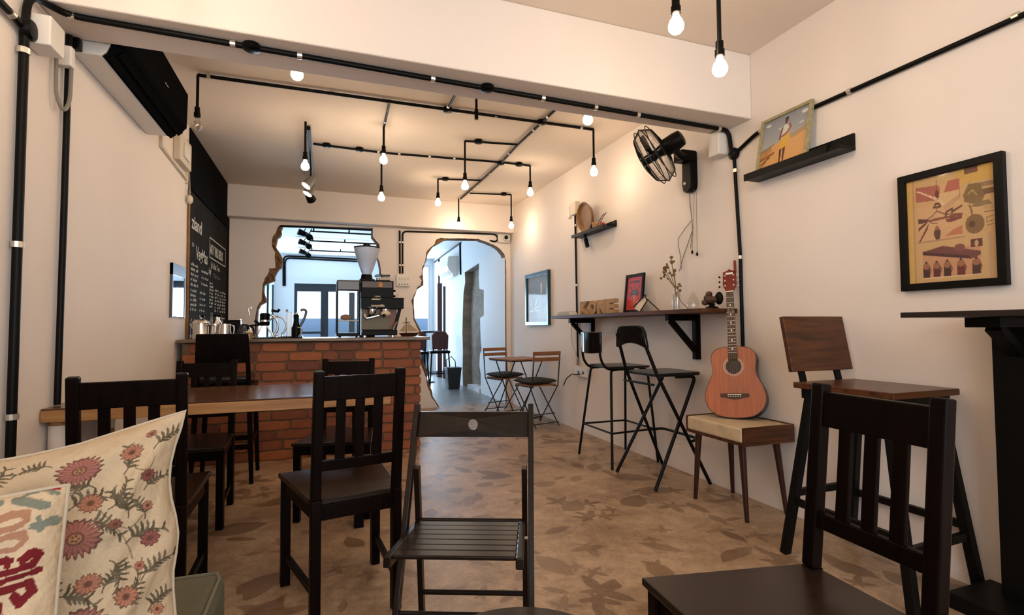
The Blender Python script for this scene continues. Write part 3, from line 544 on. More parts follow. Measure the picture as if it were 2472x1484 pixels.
# ------------------------------------------------------------------ framed pictures (painted in a small raster, one vertex to a dot)
class Pic:
    def __init__(s, w, h, col): s.w, s.h = w, h; s.a = np.zeros((h, w, 3)); s.a[:] = lin(*col)[:3]; s.yy, s.xx = np.mgrid[0:h, 0:w]; s.u = (s.xx+.5)/w; s.v = (s.yy+.5)/h   # v up
    def fill(s, m, c): s.a[m] = lin(*c)[:3]
    def rect(s, x0, y0, x1, y1, c): s.fill((s.u >= x0) & (s.u <= x1) & (s.v >= y0) & (s.v <= y1), c)
    def ell(s, x, y, rx, ry, c, rot=0):
        X, Y = s.u-x, s.v-y; ca, sa = math.cos(rot), math.sin(rot); s.fill(((X*ca+Y*sa)/rx)**2+((-X*sa+Y*ca)/ry)**2 < 1, c)
    def poly(s, P, c):
        m = np.zeros_like(s.u, bool); n = len(P)
        for i in range(n):
            (x1, y1), (x2, y2) = P[i], P[(i+1) % n]
            k = ((y1 > s.v) != (y2 > s.v)); m ^= k & (s.u < (x2-x1)*(s.v-y1)/((y2-y1) or 1e-9)+x1)
        s.fill(m, c)
    def line(s, P, wd, c, jit=0):
        m = np.zeros_like(s.u, bool)
        for (x1, y1), (x2, y2) in zip(P, P[1:]):
            dx, dy = x2-x1, y2-y1; L = dx*dx+dy*dy or 1e-9; t = np.clip(((s.u-x1)*dx+(s.v-y1)*dy)/L, 0, 1)
            d = np.hypot(s.u-x1-t*dx, s.v-y1-t*dy); m |= d < wd*(1+jit*s.noise()) if jit else d < wd
        s.fill(m, c)
    def noise(s):
        if not hasattr(s, '_n'):
            g = rng.standard_normal((s.h//5+3, s.w//9+3)); s._n = g[(s.yy/5).astype(int), (s.xx/9).astype(int)]
        return s._n
    def grain(s, k): s.a *= (1+k*rng.standard_normal((s.h, s.w, 1))).clip(.5, 1.5)
    def mesh(s, name, fn, m, parent, smooth=False, world=False):
        h, w = s.h, s.w; vs = [fn((x+.5)/w, (y+.5)/h) for y in range(h) for x in range(w)]
        if world: I = ROOT[parent.name].inverted(); vs = [tuple(I@Vector(v)) for v in vs]
        me = bpy.data.meshes.new(name); i = np.arange(h*w).reshape(h, w); f = np.stack([i[:-1, :-1], i[:-1, 1:], i[1:, 1:], i[1:, :-1]], -1).reshape(-1, 4)
        me.from_pydata(vs, [], f.tolist()); at_ = me.color_attributes.new('print', 'FLOAT_COLOR', 'POINT'); c = np.ones((h*w, 4)); c[:, :3] = s.a.reshape(-1, 3).clip(0, 1); at_.data.foreach_set('color', c.ravel())
        me.materials.append(m)
        if smooth: me.shade_smooth()
        o = bpy.data.objects.new(name, me); COL.objects.link(o); o.parent = parent; ROOT[o.name] = ROOT[parent.name]; return o
def framed(name, label, Mw, W, H, bw, depth, fm, pic, mount=None):
    # local: x along the picture, z up, front at -y
    t = thing(name, label, 'picture', mw=Mw)
    MB().plate([(-W/2, 0), (W/2, 0), (W/2, H), (-W/2, H)], [[(-W/2+bw, bw), (W/2-bw, bw), (W/2-bw, H-bw), (-W/2+bw, H-bw)]], lambda u, v, d: (u, d, v), -depth, 0).build('frame', fm, t, bevel=.002)
    MB().bb(-W/2+bw*.7, -.004, bw*.7, W/2-bw*.7, 0, H-bw*.7).build('back_board', PAPER, t)
    a, b = W-2*bw, H-2*bw
    pic.mesh('print', lambda u, v: (-W/2+bw*.9+u*(W-1.8*bw), -depth*.45, bw*.9+v*(H-1.8*bw)), PRINT, t)
    MB().bb(-W/2+bw, -depth*.6, bw, W/2-bw, -depth*.57, H-bw).build('glass', PICGL, t)
    return t
def wallmat(y, z, x=XR, lean=0, yaw=0):   # picture on the right wall, facing -X; local +x runs toward the viewer
    return Matrix.Translation((x, y, z))@Matrix.Rotation(-PI/2+yaw, 4, 'Z')@Matrix.Rotation(lean, 4, 'X')
# 1 collage poster
P = Pic(150, 200, (196, 160, 110))
P.rect(0, 0, .07, 1, (205, 165, 95)); P.rect(.08, 0, .10, 1, (180, 140, 95)); P.rect(.6, .86, 1, 1, (200, 160, 85)); P.rect(.68, .94, .82, 1, (120, 80, 60)); P.rect(.8, .80, 1, .84, (150, 120, 90)); P.rect(.84, .73, 1, .78, (120, 90, 70))
P.rect(.14, .40, .64, .90, (200, 160, 115)); P.poly([(.12, .78), (.42, .76), (.40, .90), (.12, .92)], (165, 100, 85)); P.poly([(.45, .82), (.63, .74), (.63, .92), (.5, .92)], (175, 105, 85)); P.rect(.40, .70, .62, .82, (205, 170, 125)); P.poly([(.44, .70), (.62, .78), (.62, .73), (.46, .66)], (190, 150, 110))
for k in range(6): P.line([(.14+.05*k, .88-.02*k), (.2+.05*k, .86-.03*k)], .006, (220, 190, 150))
P.ell(.37, .82, .022, .035, (110, 65, 55)); P.line([(.37, .86), (.37, .95)], .006, (110, 75, 60)); P.line([(.33, .70), (.35, .73), (.39, .73), (.41, .70), (.33, .70)], .008, (100, 65, 50)); P.line([(.37, .70), (.36, .66), (.30, .62), (.25, .60), (.30, .56), (.36, .55)], .005, (120, 85, 65)); P.line([(.37, .66), (.46, .62), (.64, .60)], .006, (120, 80, 60))
P.poly([(.14, .62), (.26, .60), (.27, .575), (.14, .57)], (90, 55, 50)); P.poly([(.14, .53), (.26, .59), (.24, .56), (.14, .50)], (95, 60, 60)); P.poly([(.14, .40), (.27, .57), (.25, .51), (.16, .40)], (100, 50, 50))
P.line([(.26, .585), (.45, .59), (.64, .595)], .011, (130, 75, 65)); P.line([(.46, .60), (.47, .64), (.54, .66), (.53, .63), (.64, .67)], .010, (105, 65, 50)); P.poly([(.46, .575), (.64, .585), (.64, .56), (.58, .55), (.52, .54), (.47, .55)], (120, 65, 60))
P.ell(.36, .50, .025, .03, (150, 100, 70)); P.poly([(.325, .49), (.395, .49), (.40, .45), (.385, .40), (.34, .40), (.32, .45)], (85, 60, 45)); P.poly([(.44, .42), (.64, .42), (.64, .50), (.54, .47)], (180, 115, 80))
P.poly([(.66, .76), (.72, .85), (.84, .84), (.88, .72), (.84, .66), (.74, .67), (.67, .70)], (130, 105, 70)); P.line([(.71, .76), (.76, .79), (.80, .74)], .006, (175, 150, 105)); P.line([(.72, .66), (.74, .62), (.75, .56)], .008, (115, 90, 60)); P.poly([(.72, .64), (.80, .68), (.92, .68), (.96, .63)], (135, 110, 75))
P.ell(.77, .49, .10, .085, (125, 95, 60)); P.ell(.74, .49, .035, .03, (90, 65, 40)); P.rect(.86, .60, .97, .64, (185, 150, 105)); P.line([(.87, .58), (.97, .58)], .004, (140, 105, 75)); P.line([(.89, .53), (.98, .54), (.98, .50), (.89, .49), (.89, .53)], .004, (140, 105, 75)); P.line([(.89, .46), (.98, .47)], .004, (140, 105, 75))
P.rect(.12, .385, .66, .398, (170, 130, 100)); P.rect(.18, .05, .82, .31, (190, 140, 105)); P.poly([(.18, .30), (.42, .335), (.82, .25), (.82, .22), (.72, .19)], (110, 65, 60)); P.poly([(.18, .30), (.18, .27), (.72, .19), (.7, .22)], (75, 40, 45)); P.ell(.60, .30, .06, .035, (125, 75, 65)); P.rect(.72, .29, .84, .36, (95, 55, 55)); P.ell(.78, .32, .02, .03, (190, 150, 110))
for x, c in ((.22, (60, 38, 35)), (.34, (90, 45, 38)), (.46, (65, 38, 35)), (.61, (100, 42, 40)), (.77, (70, 45, 38))):
    P.rect(x-.04, .055, x+.04, .16, c); P.ell(x, .16, .042, .03, (150, 100, 70)); P.ell(x, .195, .015, .012, (80, 50, 40)); P.line([(x+.04, .15), (x+.055, .12), (x+.04, .09)], .006, (120, 70, 55))
P.rect(.18, .045, .82, .055, (215, 180, 135)); P.rect(.90, .0, .93, .4, (185, 150, 115)); P.grain(.05)
framed('framed_poster', 'large black-framed sepia collage poster high on the right wall', wallmat(1.462, 1.258), .405, .54, .032, .028, BLACK, P)
# 2 beach picture
P = Pic(130, 110, (150, 155, 160)); P.v2 = P.v
P.a[:] = (np.array(lin(128, 135, 142)[:3])+(np.array(lin(182, 180, 174)[:3])-np.array(lin(128, 135, 142)[:3]))*(1-P.v[..., None]).clip(0, 1))
P.poly([(0, .38), (.2, .43), (.4, .47), (.62, .52), (.8, .55), (1, .62), (1, 0), (0, 0)], (205, 155, 95)); P.poly([(0, .38), (.25, .45), (.25, .33), (.0, .18)], (165, 125, 85)); P.poly([(.62, .53), (.8, .57), (1, .63), (1, .52), (.66, .44)], (165, 140, 105))
P.line([(0, .2), (.3, .27)], .03, (150, 95, 45)); P.line([(0, .1), (.22, .2)], .012, (90, 65, 45)); P.line([(.02, .02), (.2, .22)], .012, (85, 60, 45)); P.line([(0, .27), (.25, .33)], .02, (185, 130, 70)); P.line([(0, .38), (.3, .45)], .008, (110, 95, 75))
P.ell(.12, .9, .06, .025, (210, 212, 210)); P.ell(.9, .9, .07, .04, (205, 205, 200)); P.ell(.4, .74, .05, .02, (190, 190, 188)); P.ell(.85, .7, .05, .02, (190, 190, 188))
P.poly([(.43, .33), (.48, .33), (.47, .02), (.44, .02)], (75, 42, 30)); P.poly([(.50, .33), (.56, .35), (.54, .02), (.515, .02)], (80, 45, 32))
P.poly([(.42, .30), (.58, .32), (.60, .48), (.62, .66), (.55, .62), (.44, .50)], (210, 165, 60)); P.poly([(.44, .50), (.55, .62), (.60, .68), (.56, .78), (.48, .78), (.44, .70)], (205, 200, 195)); P.line([(.45, .73), (.42, .6), (.42, .52)], .018, (105, 65, 45)); P.line([(.60, .76), (.63, .70), (.56, .60), (.46, .56)], .024, (150, 95, 65))
P.rect(.505, .78, .545, .82, (100, 60, 42)); P.ell(.525, .865, .038, .052, (95, 55, 40)); P.ell(.53, .905, .036, .03, (35, 24, 20)); P.grain(.04)
framed('beach_picture', 'picture of a person in yellow trunks on sand, leaning on the black ledge', wallmat(2.262, 2.024, XR-.088, -.19), .355, .335, .018, .022, GOLDF, P)
t = thing('picture_ledge', 'long black picture ledge on the right wall under the beach picture', 'shelf', (XR, 2.2, 2.0))
MB().bb(XR-.115, 1.88, 2.004, XR, 2.515, 2.022).build('board', BLACK, t, bevel=.002, world=True); MB().bb(XR-.015, 1.88, 2.0225, XR, 2.515, 2.093).build('back_plate', BLACK, t, bevel=.002, world=True); MB().bb(XR-.122, 1.95, 2.0, XR-.1155, 2.515, 2.042).build('front_lip', BLACK, t, world=True)
t = thing('small_card', 'tiny black case lying at the near end of the picture ledge', 'case', (XR-.06, 2.0, 2.0225)); MB().bb(XR-.10, 1.985, 2.0225, XR-.05, 2.05, 2.05).build('case', BLACK, t, bevel=.002, world=True)
# 3 teal-framed glazed print
P = Pic(90, 150, (128, 132, 132)); P.rect(.0, .0, 1, .2, (140, 125, 118)); P.rect(.2, .2, .6, .85, (120, 132, 140)); P.rect(.72, .12, .95, .4, (105, 110, 105)); P.rect(.76, .14, .92, .34, (130, 135, 125)); P.rect(.72, .42, .95, .6, (120, 120, 118))
P.ell(.35, .16, .2, .14, (110, 112, 108)); P.poly([(.12, .12), (.5, .12), (.45, .24), (.16, .24)], (120, 118, 110))
for k in range(22):
    a = random.uniform(.2, 2.9); P.line([(.34, .26), (.34+.3*math.cos(a)*random.uniform(.4, 1), .26+.3*math.sin(a)*random.uniform(.5, 1))], .018, random.choice([(88, 100, 88), (105, 115, 102), (165, 170, 160)]))
P.rect(.14, .235, .30, .25, (225, 225, 220)); P.rect(.42, .235, .60, .25, (225, 225, 220)); P.rect(.66, .62, .72, .82, (200, 200, 198)); P.grain(.04)
framed('framed_print', 'glazed plant print in a dark teal frame on the right wall beyond the bar shelf', wallmat(6.09, 1.125), .75, .67, .045, .04, TEALF, P)
# 4 pink poster on the bar shelf
P = Pic(80, 150, (196, 62, 60)); P.rect(.18, .80, .82, .88, (120, 62, 58))
for k in range(9): P.rect(.2+.07*k, .805, .245+.07*k, .875, (82, 62, 56))
P.line([(.2, .72), (.35, .58)], .025, (95, 60, 55)); P.line([(.82, .74), (.68, .56)], .025, (95, 60, 55)); P.poly([(.3, .60), (.7, .60), (.78, .46), (.66, .44), (.5, .47), (.34, .44), (.24, .47)], (82, 68, 60)); P.rect(.38, .50, .62, .58, (105, 92, 82)); P.line([(.2, .5), (.3, .46)], .025, (90, 65, 58)); P.line([(.8, .52), (.72, .46)], .025, (90, 65, 58)); P.line([(.22, .42), (.36, .44)], .02, (90, 65, 58)); P.line([(.78, .42), (.64, .44)], .02, (90, 65, 58))
P.rect(.46, .2, .56, .44, (214, 130, 92)); P.line([(.36, .42), (.38, .2)], .02, (205, 95, 80)); P.line([(.66, .42), (.64, .2)], .02, (205, 95, 80)); P.poly([(.44, .2), (.58, .2), (.51, .14)], (205, 100, 75)); P.rect(.46, .60, .54, .76, (160, 50, 52)); P.rect(.25, .085, .75, .105, (120, 45, 42)); P.grain(.03)
framed('pink_poster', 'small black-framed red poster standing on the bar shelf beside the letters', wallmat(3.82, 1.218, 2.50, -.10), .275, .335, .024, .02, BLACK, P)
# ------------------------------------------------------------------ bar shelf with things on it
SZ = 1.216
t = thing('bar_shelf', 'long brown wooden bar shelf bracketed to the right wall', 'shelf', (XR, 3.87, 1.18)); MB().bb(2.27, 2.72, SZ-.03, XR, 5.02, SZ).build('board', SHELFW, t, bevel=.003, world=True)
for y in (3.10, 4.66):
    b = MB().bb(2.30, y-.02, SZ-.075, XR, y+.02, SZ-.031).bb(XR-.045, y-.02, .86, XR, y+.02, SZ-.075).build('bracket', DWOOD, t, bevel=.002, world=True)
    MB().bar((2.335, y, SZ-.075), (XR-.03, y, .92), .035, .035).build('brace', DWOOD, b, world=True)
for i, (ch, y) in enumerate(zip('KONE', (4.615, 4.445, 4.275, 4.115))):
    v, f = textmesh(ch, .185, .022, .012); M = Matrix.Translation((2.42, y, SZ))@Matrix.Rotation(-PI/2, 4, 'Z')@Matrix.Rotation(PI/2, 4, 'X')
    xs = [p[0] for p in v]; zs = [p[1] for p in v]; sx = .155/(max(xs)-min(xs))
    sz = .132/(max(zs)-min(zs))
    o = MB().add([((p[0]-min(xs))*sx, (p[1]-min(zs))*sz+.001, p[2]) for p in v], f).build('letter_block', KRAFT); o.matrix_world = M
    tag(o, 'chunky kraft cardboard letter %s standing on the bar shelf' % ch, 'letter', 'cardboard letters on the bar shelf'); ROOT[o.name] = M
y0 = 4.93
for i, (a, b, h, m, lab) in enumerate(((4.66, 4.98, .012, PAPER, 'lowest thin white book of the stack at the bar shelf end'), (4.68, 4.95, .014, PAPER, 'middle white book of the stack at the bar shelf end'), (4.70, 4.93, .010, BLACK, 'black notebook on top of the stack at the bar shelf end'))):
    z = SZ+.001+[0, .013, .028][i]; o = thing('book', lab, 'book', (2.41, (a+b)/2, z), 0, 'books stacked on the bar shelf'); MB().bb(2.31, a, z, 2.40, b, z+h*.86).build('pages', PAPER, o, world=True); MB().bb(2.305, a-.003, z+h*.86, 2.403, b+.003, z+h).build('cover', m, o, world=True)
t = thing('easel_mirror', 'small wooden easel frame with a pale panel right of the red poster', 'frame', (2.44, 3.55, SZ)); e = Vector((2.42, 3.66, SZ)); 
MB().add([(2.42, 3.68, SZ+.03), (2.42, 3.60, SZ+.004), (2.43, 3.535, SZ+.07), (2.45, 3.555, SZ+.125), (2.425, 3.66, SZ+.09), (2.43, 3.68, SZ+.03), (2.43, 3.60, SZ+.004), (2.44, 3.535, SZ+.07), (2.46, 3.555, SZ+.125), (2.435, 3.66, SZ+.09)], [(0, 1, 2, 3, 4), (9, 8, 7, 6, 5)]+[(i, (i+1) % 5, (i+1) % 5+5, i+5) for i in range(5)]).build('panel', PALE, t, world=True)
MB().tube([(2.415, 3.685, SZ+.05), (2.44, 3.56, SZ+.14), (2.43, 3.52, SZ+.09), (2.415, 3.60, SZ+.004)], .006, 6).tube([(2.445, 3.55, SZ+.11), (2.50, 3.45, SZ+.004)], .005, 6).build('stand', LEGW, t, world=True)
t = thing('glass_vase', 'slim clear glass bottle vase holding dried flower stems on the bar shelf', 'vase', (2.42, 3.14, SZ)); MB().lathe([(.030, 0), (.034, .01), (.034, .09), (.028, .12), (.013, .15), (.014, .165), (.011, .165), (.011, .15), (.026, .118), (.031, .09), (.031, .012)], 18).build('bottle', CLEAR, t, smooth=50)
t = thing('dried_flowers', 'dried brown flower stems rising from the glass vase', 'flowers', (2.42, 3.14, SZ)); vz = Vector((2.42, 3.14, SZ))
for j, (dx, dy, L) in enumerate(((.0, .10, .35), (.01, .04, .30), (-.01, .12, .28), (0, -.03, .18), (.01, .07, .40), (0, .14, .33))):
    MB().tube([vz+Vector((0, 0, .02)), vz+Vector((dx*.2, dy*.1, .16)), vz+Vector((dx*.6, dy*.65, .16+(L-.16)*.6)), vz+Vector((dx, dy, L))], .003, 5).build('stem', DRIED, t, world=True)
    m = MB()
    for k in range(4): m.ball(vz+Vector((dx+random.uniform(-.02, .02), dy+random.uniform(-.025, .025), L-.01+random.uniform(-.03, .02))), random.uniform(.008, .014), 8, (1, 1, random.uniform(.6, 1.3)))
    m.build('flower_head', DRIED, t, world=True)
MB().tube([vz+Vector((0, 0, .14)), vz+Vector((.0, -.05, .06)), vz+Vector((0, -.13, .005))], .0025, 5).build('stem', DRIED, t, world=True)
t = thing('glass_dome', 'clear pointed glass dome on the bar shelf right of the vase', 'glass', (2.44, 2.985, SZ)); MB().lathe([(.036, .0), (.042, .02), (.040, .05), (.028, .085), (.012, .115), (.002, .125)], 16).build('dome', CLEAR, t, smooth=50)
t = thing('rock_ornament', 'dark brown rock on a black stand behind the guitar neck', 'ornament', (2.46, 2.80, SZ)); m = MB()
for p, r in (((2.44, 2.83, SZ+.075), .032), ((2.44, 2.80, SZ+.06), .035), ((2.46, 2.84, SZ+.05), .03), ((2.43, 2.85, SZ+.045), .024), ((2.44, 2.825, SZ+.10), .022)): m.ball(p, r, 7, (1, random.uniform(.8, 1.2), random.uniform(.7, 1.1)))
m.build('rock', STONE, t, world=True); MB().lathe([(.05, 0), (.04, .012), (.018, .02), (.022, .035)], 12, (2.45, 2.81, SZ)).ball((2.48, 2.775, SZ+.07), .04, 10, (.6, .8, 1.1)).build('stand', BLACK, t, world=True)
# small wall shelf
t = thing('wall_shelf', 'short black ledge high on the right wall left of the fan', 'shelf', (XR, 4.6, 2.04)); MB().bb(XR-.11, 4.20, 2.040, XR, 4.92, 2.056).bb(XR-.015, 4.20, 2.056, XR, 4.92, 2.098).bb(XR-.116, 4.26, 2.036, XR-.11, 4.92, 2.068).build('board', BLACK, t, bevel=.002, world=True)
M = Matrix.Translation((XR-.058, 4.68, 2.216))@Matrix.Rotation(-PI/2-.12, 4, 'Y'); t = thing('wooden_platter', 'round brown wooden platter leaning on the short black ledge', 'plate', mw=M); MB().lathe([(.0, .006), (.125, .008), (.152, .034), (.158, .03), (.13, -.008), (0, -.010)], 36).build('platter', OLDWD, t, smooth=40)
t = thing('terracotta_pot', 'tiny terracotta pot right of the wooden platter on the short ledge', 'pot', (XR-.06, 4.50, 2.057)); MB().lathe([(.022, 0), (.032, .055), (.036, .055), (.036, .07), (.03, .07), (.028, .05)], 14).build('pot', TERRA, t, smooth=40); MB().lathe([(0, .052), (.029, .052)], 14).build('soil', BLACK, t)
t = thing('toy_chair', 'tiny bent-wood toy chair with a red seat at the end of the short ledge', 'ornament', (XR-.06, 4.37, 2.057))
for dy in (-.022, .022): MB().tube(bend([(0, .07+dy, 0), (0, .05+dy*.8, .06), (0, -.02+dy, .11), (0, -.06+dy, .125)], .03), .004, 6).build('bent_rail', LEGW, t)
MB().bb(-.03, -.02, 0, .02, .03, .045).build('seat', REDP, t, bevel=.004); MB().tube(bend([(-.01, .10, .0), (-.01, .08, .07), (-.01, .04, .03)], .02), .004, 6).build('wire', YELL, t)
t = thing('clip_lamp', 'small black clip lamp hanging below the short ledge', 'lamp', (XR-.06, 4.71, 1.95)); MB().tube([(XR-.06, 4.72, 2.038), (XR-.055, 4.705, 1.985)], .014, 10).build('clamp', PLAST, t, world=True); MB().tube([(XR-.058, 4.71, 2.0), (XR-.05, 4.685, 1.915)], .022, 12).build('head', PLAST, t, smooth=40, world=True)
# ------------------------------------------------------------------ wall fan
fn_ = Vector((-.525, .72, -.41)).normalized(); fc = Vector((2.205, 3.08, 2.315)); FM = fn_.to_track_quat('Z', 'Y').to_matrix()
t = thing('wall_fan', 'black caged fan on the right wall above the bar shelf', 'fan', (XR, 3.13, 2.1))
W = lambda r, a, h: fc+FM@Vector((r*math.cos(a), r*math.sin(a), h))
cg = MB(); RF = .21
for h, r in ((0, RF), (.035, RF*.985), (-.05, RF*.985), (-.085, .10), (.085, .10), (.09, .04), (-.09, .06)): cg.tube([W(r, 2*PI*i/40, h) for i in range(40)], 0.0034 if r > .15 else .0018, 5, closed=True)
for i in range(110):
    a = 2*PI*i/110; cg.tube([W(.035, a, .09), W(.10, a, .085), W(.17, a, .065), W(RF, a, .0)], .0009, 3); cg.tube([W(.055, a, -.09), W(.10, a, -.085), W(.17, a, -.068), W(RF, a, .0)], .0009, 3)
cg.build('cage', BLACK, t, world=True)
for k in range(3):
    a0 = 2*PI*k/3+.5; v = []
    for r in np.linspace(.03, .165, 7):
        wd = .55*math.sin(min(1, (r-.0)/.12)*PI/2)*(1-.25*(r/.165)**4); sw = a0+.5*r/.165
        for s_ in np.linspace(-1, 1, 6): v.append(W(r, sw+s_*wd, -.012*s_*(1-r)+.004*s_*s_))
    n = len(v); v += [p+FM@Vector((0, 0, .003)) for p in v]
    f = [(i*6+j, i*6+j+1, (i+1)*6+j+1, (i+1)*6+j) for i in range(6) for j in range(5)]; MB().add(v, f+[tuple(q+n for q in p[::-1]) for p in f]).build('blade', GLOSS, t, smooth=60, world=True)
MB().lathe([(.0, .095), (.03, .092), (.035, .05), (.035, -.03), (.045, -.07)], 16, fc, FM).build('hub', GLOSS, t, smooth=40, world=True)
MB().lathe([(.05, -.075), (.062, -.09), (.062, -.17), (.055, -.215), (.03, -.225), (0, -.225)], 18, fc, FM).build('motor_housing', PLAST, t, smooth=40, world=True)
mo = fc-fn_*.13
MB().tube([mo, (2.40, 3.06, 2.335), (XR-.10, 3.10, 2.345)], [.03, .026, .03], 10).bb(XR-.14, 3.07, 2.31, XR-.02, 3.17, 2.385).build('arm', PLAST, t, smooth=40, world=True)
v = [(-.05, .30), (.05, .30), (.055, .05), (.045, .015), (.02, 0), (-.02, 0), (-.045, .015), (-.055, .05)]
MB().plate(v, [], lambda u, q, d: (XR-d, 3.13+u, 2.09+q), 0, .06).build('mount', PLAST, t, bevel=.012, world=True); MB().ball((XR-.06, 3.15, 2.16), .012, 8).build('knob', CREAM, t, world=True)
for (x1, x2, y2) in ((1676, 1671, 610), (1681, 1683, 615)):
    a = at(x1, 458, X=XR-.03); b = at(x2, y2, X=XR-.02); c_ = MB().tube([a, b], .0018, 4).build('pull_cord', GREYC, t, world=True); MB().lathe([(.004, .02), (.009, 0), (.006, -.006)], 8, b).build('pull_knob', PLAST, c_, world=True)
t = thing('fan_flex', 'grey flex looping down the wall below the fan', 'cord', at(1666, 460, X=XR-.01)); xc = XR-.012
MB().tube([at(*p, X=xc) for p in ((1664, 458), (1666, 490), (1670, 530), (1672, 555), (1660, 590), (1648, 625), (1640, 655))], .0035, 5).build('cable', GREYC, t, smooth=60, world=True)
MB().tube([at(*p, X=xc) for p in ((1671, 530), (1655, 550), (1638, 575), (1637, 590), (1643, 620), (1645, 650))], .003, 5).build('cable', GREYC, t, smooth=60, world=True)
MB().tube([at(*p, X=xc) for p in ((1672, 555), (1667, 600))], .003, 5).build('cable', GREYC, t, world=True)
# ------------------------------------------------------------------ brick counter
CY = 4.82; CXL, CXR = XL+.04, .852
ct = thing('counter', 'coffee counter with a red brick front', 'counter', (-.1, CY, 0)); MB().bb(CXL, CY, 0, CXR-.01, 5.35, .985).build('core', MORTAR, ct, world=True)
BH, ML = .0705, .0115; protos = {}
def brickmesh(L):
    key = round(L, 2)
    ks = protos.setdefault(key, [])
    if len(ks) < 3:
        mb = MB(); nx, ny = 5, 3; v = []; h = BH/2
        c = .008
        ring = [(-L/2+c*1.4, -h), (0, -h-.0015), (L/2-c*1.4, -h), (L/2, -h+c*1.4), (L/2, h-c*1.4), (L/2-c*1.4, h), (0, h+.0015), (-L/2+c*1.4, h), (-L/2, h-c*1.4), (-L/2, -h+c*1.4)]
        j = [(x+random.uniform(-.002, .002), z+random.uniform(-.0018, .0018)) for x, z in ring]; k = len(j)
        v = [(x, .01, z) for x, z in j]+[(x, -.005, z) for x, z in j]+[(x*.955, -.011, z*.90) for x, z in j]
        f = [(q, (q+1) % k, k+(q+1) % k, k+q) for q in range(k)]+[(k+q, k+(q+1) % k, 2*k+(q+1) % k, 2*k+q) for q in range(k)]+[tuple(range(2*k, 3*k))]
        o = mb.add(v, f).build('brick', BRICK, ct); ks.append(o.data); COL.objects.unlink(o); bpy.data.objects.remove(o)
    return random.choice(ks)
for row in range(12):
    z = .004+BH/2+row*(BH+ML); x = CXL+.004 if row % 2 else CXL-.125
    if row % 3 == 2: x += .05
    while x < CXR-.03:
        L = random.choice((.25, .255, .265, .24, .27, .235)) if random.random() < .8 else random.choice((.12, .16))
        a, b = max(x, CXL+.004), min(x+L, CXR)
        if CXR-b < .05: b = CXR
        L2 = round(b-a, 2)
        if L2 > .035:
            o = bpy.data.objects.new('brick', brickmesh(L2)); COL.objects.link(o); o.parent = ct
            o.location = ((a+b)/2+.1, random.uniform(-.002, .002), z+random.uniform(-.0015, .0015)); o.rotation_euler = (0, random.uniform(-.008, .008), random.uniform(-.008, .008)); o.visible_shadow = True
        x = max(x+L, b)+ML
t = thing('worktop', 'worn pale wood worktop along the brick counter', 'worktop', (-.1, 5.0, .99)); MB().bb(XL+.012, 4.765, .99, .93, 5.42, 1.016).build('board', WTOP, t, bevel=.004, world=True)
CT = 1.017
def cp(x, Y): p = at(x, 800, Y=Y); return p.x
# steel press pot
x = cp(485, 4.95); t = thing('press_pot', 'steel coffee press pot with a domed lid at the left end of the counter', 'coffee pot', (x, 4.95, CT))
MB().lathe([(.062, 0), (.062, .008), (.060, .012), (.060, .125), (.063, .128), (.063, .135)], 24).build('body', STEEL, t, smooth=40); MB().lathe([(.064, .136), (.058, .150), (.03, .165), (.008, .17), (.008, .18), (.0, .18)], 20).build('lid', STEEL, t, smooth=40); MB().ball((.01, 0, .19), .014, 10).build('knob', PLAST, t, smooth=60)
MB().tube(bend([(.06, -.01, .12), (.11, -.02, .115), (.11, -.02, .03), (.062, -.01, .02)], .03), .008, 8).build('handle', STEEL, t, smooth=50); MB().add([(-.06, -.015, .13), (-.06, .015, .13), (-.085, 0, .125), (-.06, 0, .08)], [(0, 1, 2), (0, 2, 3), (1, 3, 2), (0, 3, 1)]).build('spout', STEEL, t)
for px_, h, r, lab in ((519, .128, .045, 'tall steel milk jug left of the small tapered jug'), (544, .126, .048, 'tapered coppery steel jug beside the black kettle')):
    x = cp(px_, 5.0-.03*(px_ > 530)); t = thing('milk_jug', lab, 'jug', (x, 5.0-.06*(px_ > 530), CT), 0, 'steel jugs on the counter'); MB().lathe([(r*1.05, 0), (r*1.08, .02), (r*.92, .09), (r*.86, h), (r*.80, h), (r*.86, .09), (r, .02), (0, .012)], 22).build('body', STEEL, t, smooth=50)
    MB().tube(bend([(r*.85, 0, h*.92), (r*1.5, 0, h*.86), (r*1.45, 0, h*.3), (r*1.02, 0, h*.25)], .03), .006, 8).build('handle', STEEL, t, smooth=50)
x = cp(524, 5.2); t = thing('steamer_tap', 'small chrome tap with a black lever behind the steel jugs', 'tap', (x, 5.2, CT)); MB().lathe([(.04, 0), (.035, .13), (.02, .165), (.018, .19)], 14).build('body', CHROME, t, smooth=40); MB().tube([(-.03, 0, .205), (.0, 0, .19), (.03, 0, .205)], .012, 8).build('lever', PLAST, t, smooth=40)
x = cp(566, 5.2); t = thing('canister', 'black canister with a steel lid behind the black-handled kettle', 'canister', (x, 5.22, CT)); MB().bb(-.05, -.045, 0, .05, .045, .16).build('body', PLAST, t, bevel=.006); MB().bb(-.048, -.043, .161, .048, .043, .172).build('lid', STEEL, t, bevel=.003)
x = cp(588, 4.95); t = thing('kettle', 'black-handled glass kettle beside the small wooden jar', 'kettle', (x-.01, 5.06, CT)); MB().lathe([(.055, 0), (.062, .015), (.055, .07), (.042, .10), (.044, .11)], 20).build('body', mat('smoked_glass', (.01, .012, .018, 1), .05, spec=.8), t, smooth=50); MB().lathe([(.045, .111), (.03, .122), (0, .124)], 16).build('lid', PLAST, t, smooth=40)
MB().tube(bend([(.04, 0, .11), (.14, 0, .118), (.15, 0, .112)], .02), .008, 8).tube(bend([(.05, 0, .105), (.075, 0, .09), (.07, 0, .02)], .03), .008, 8).build('handle', PLAST, t, smooth=50)
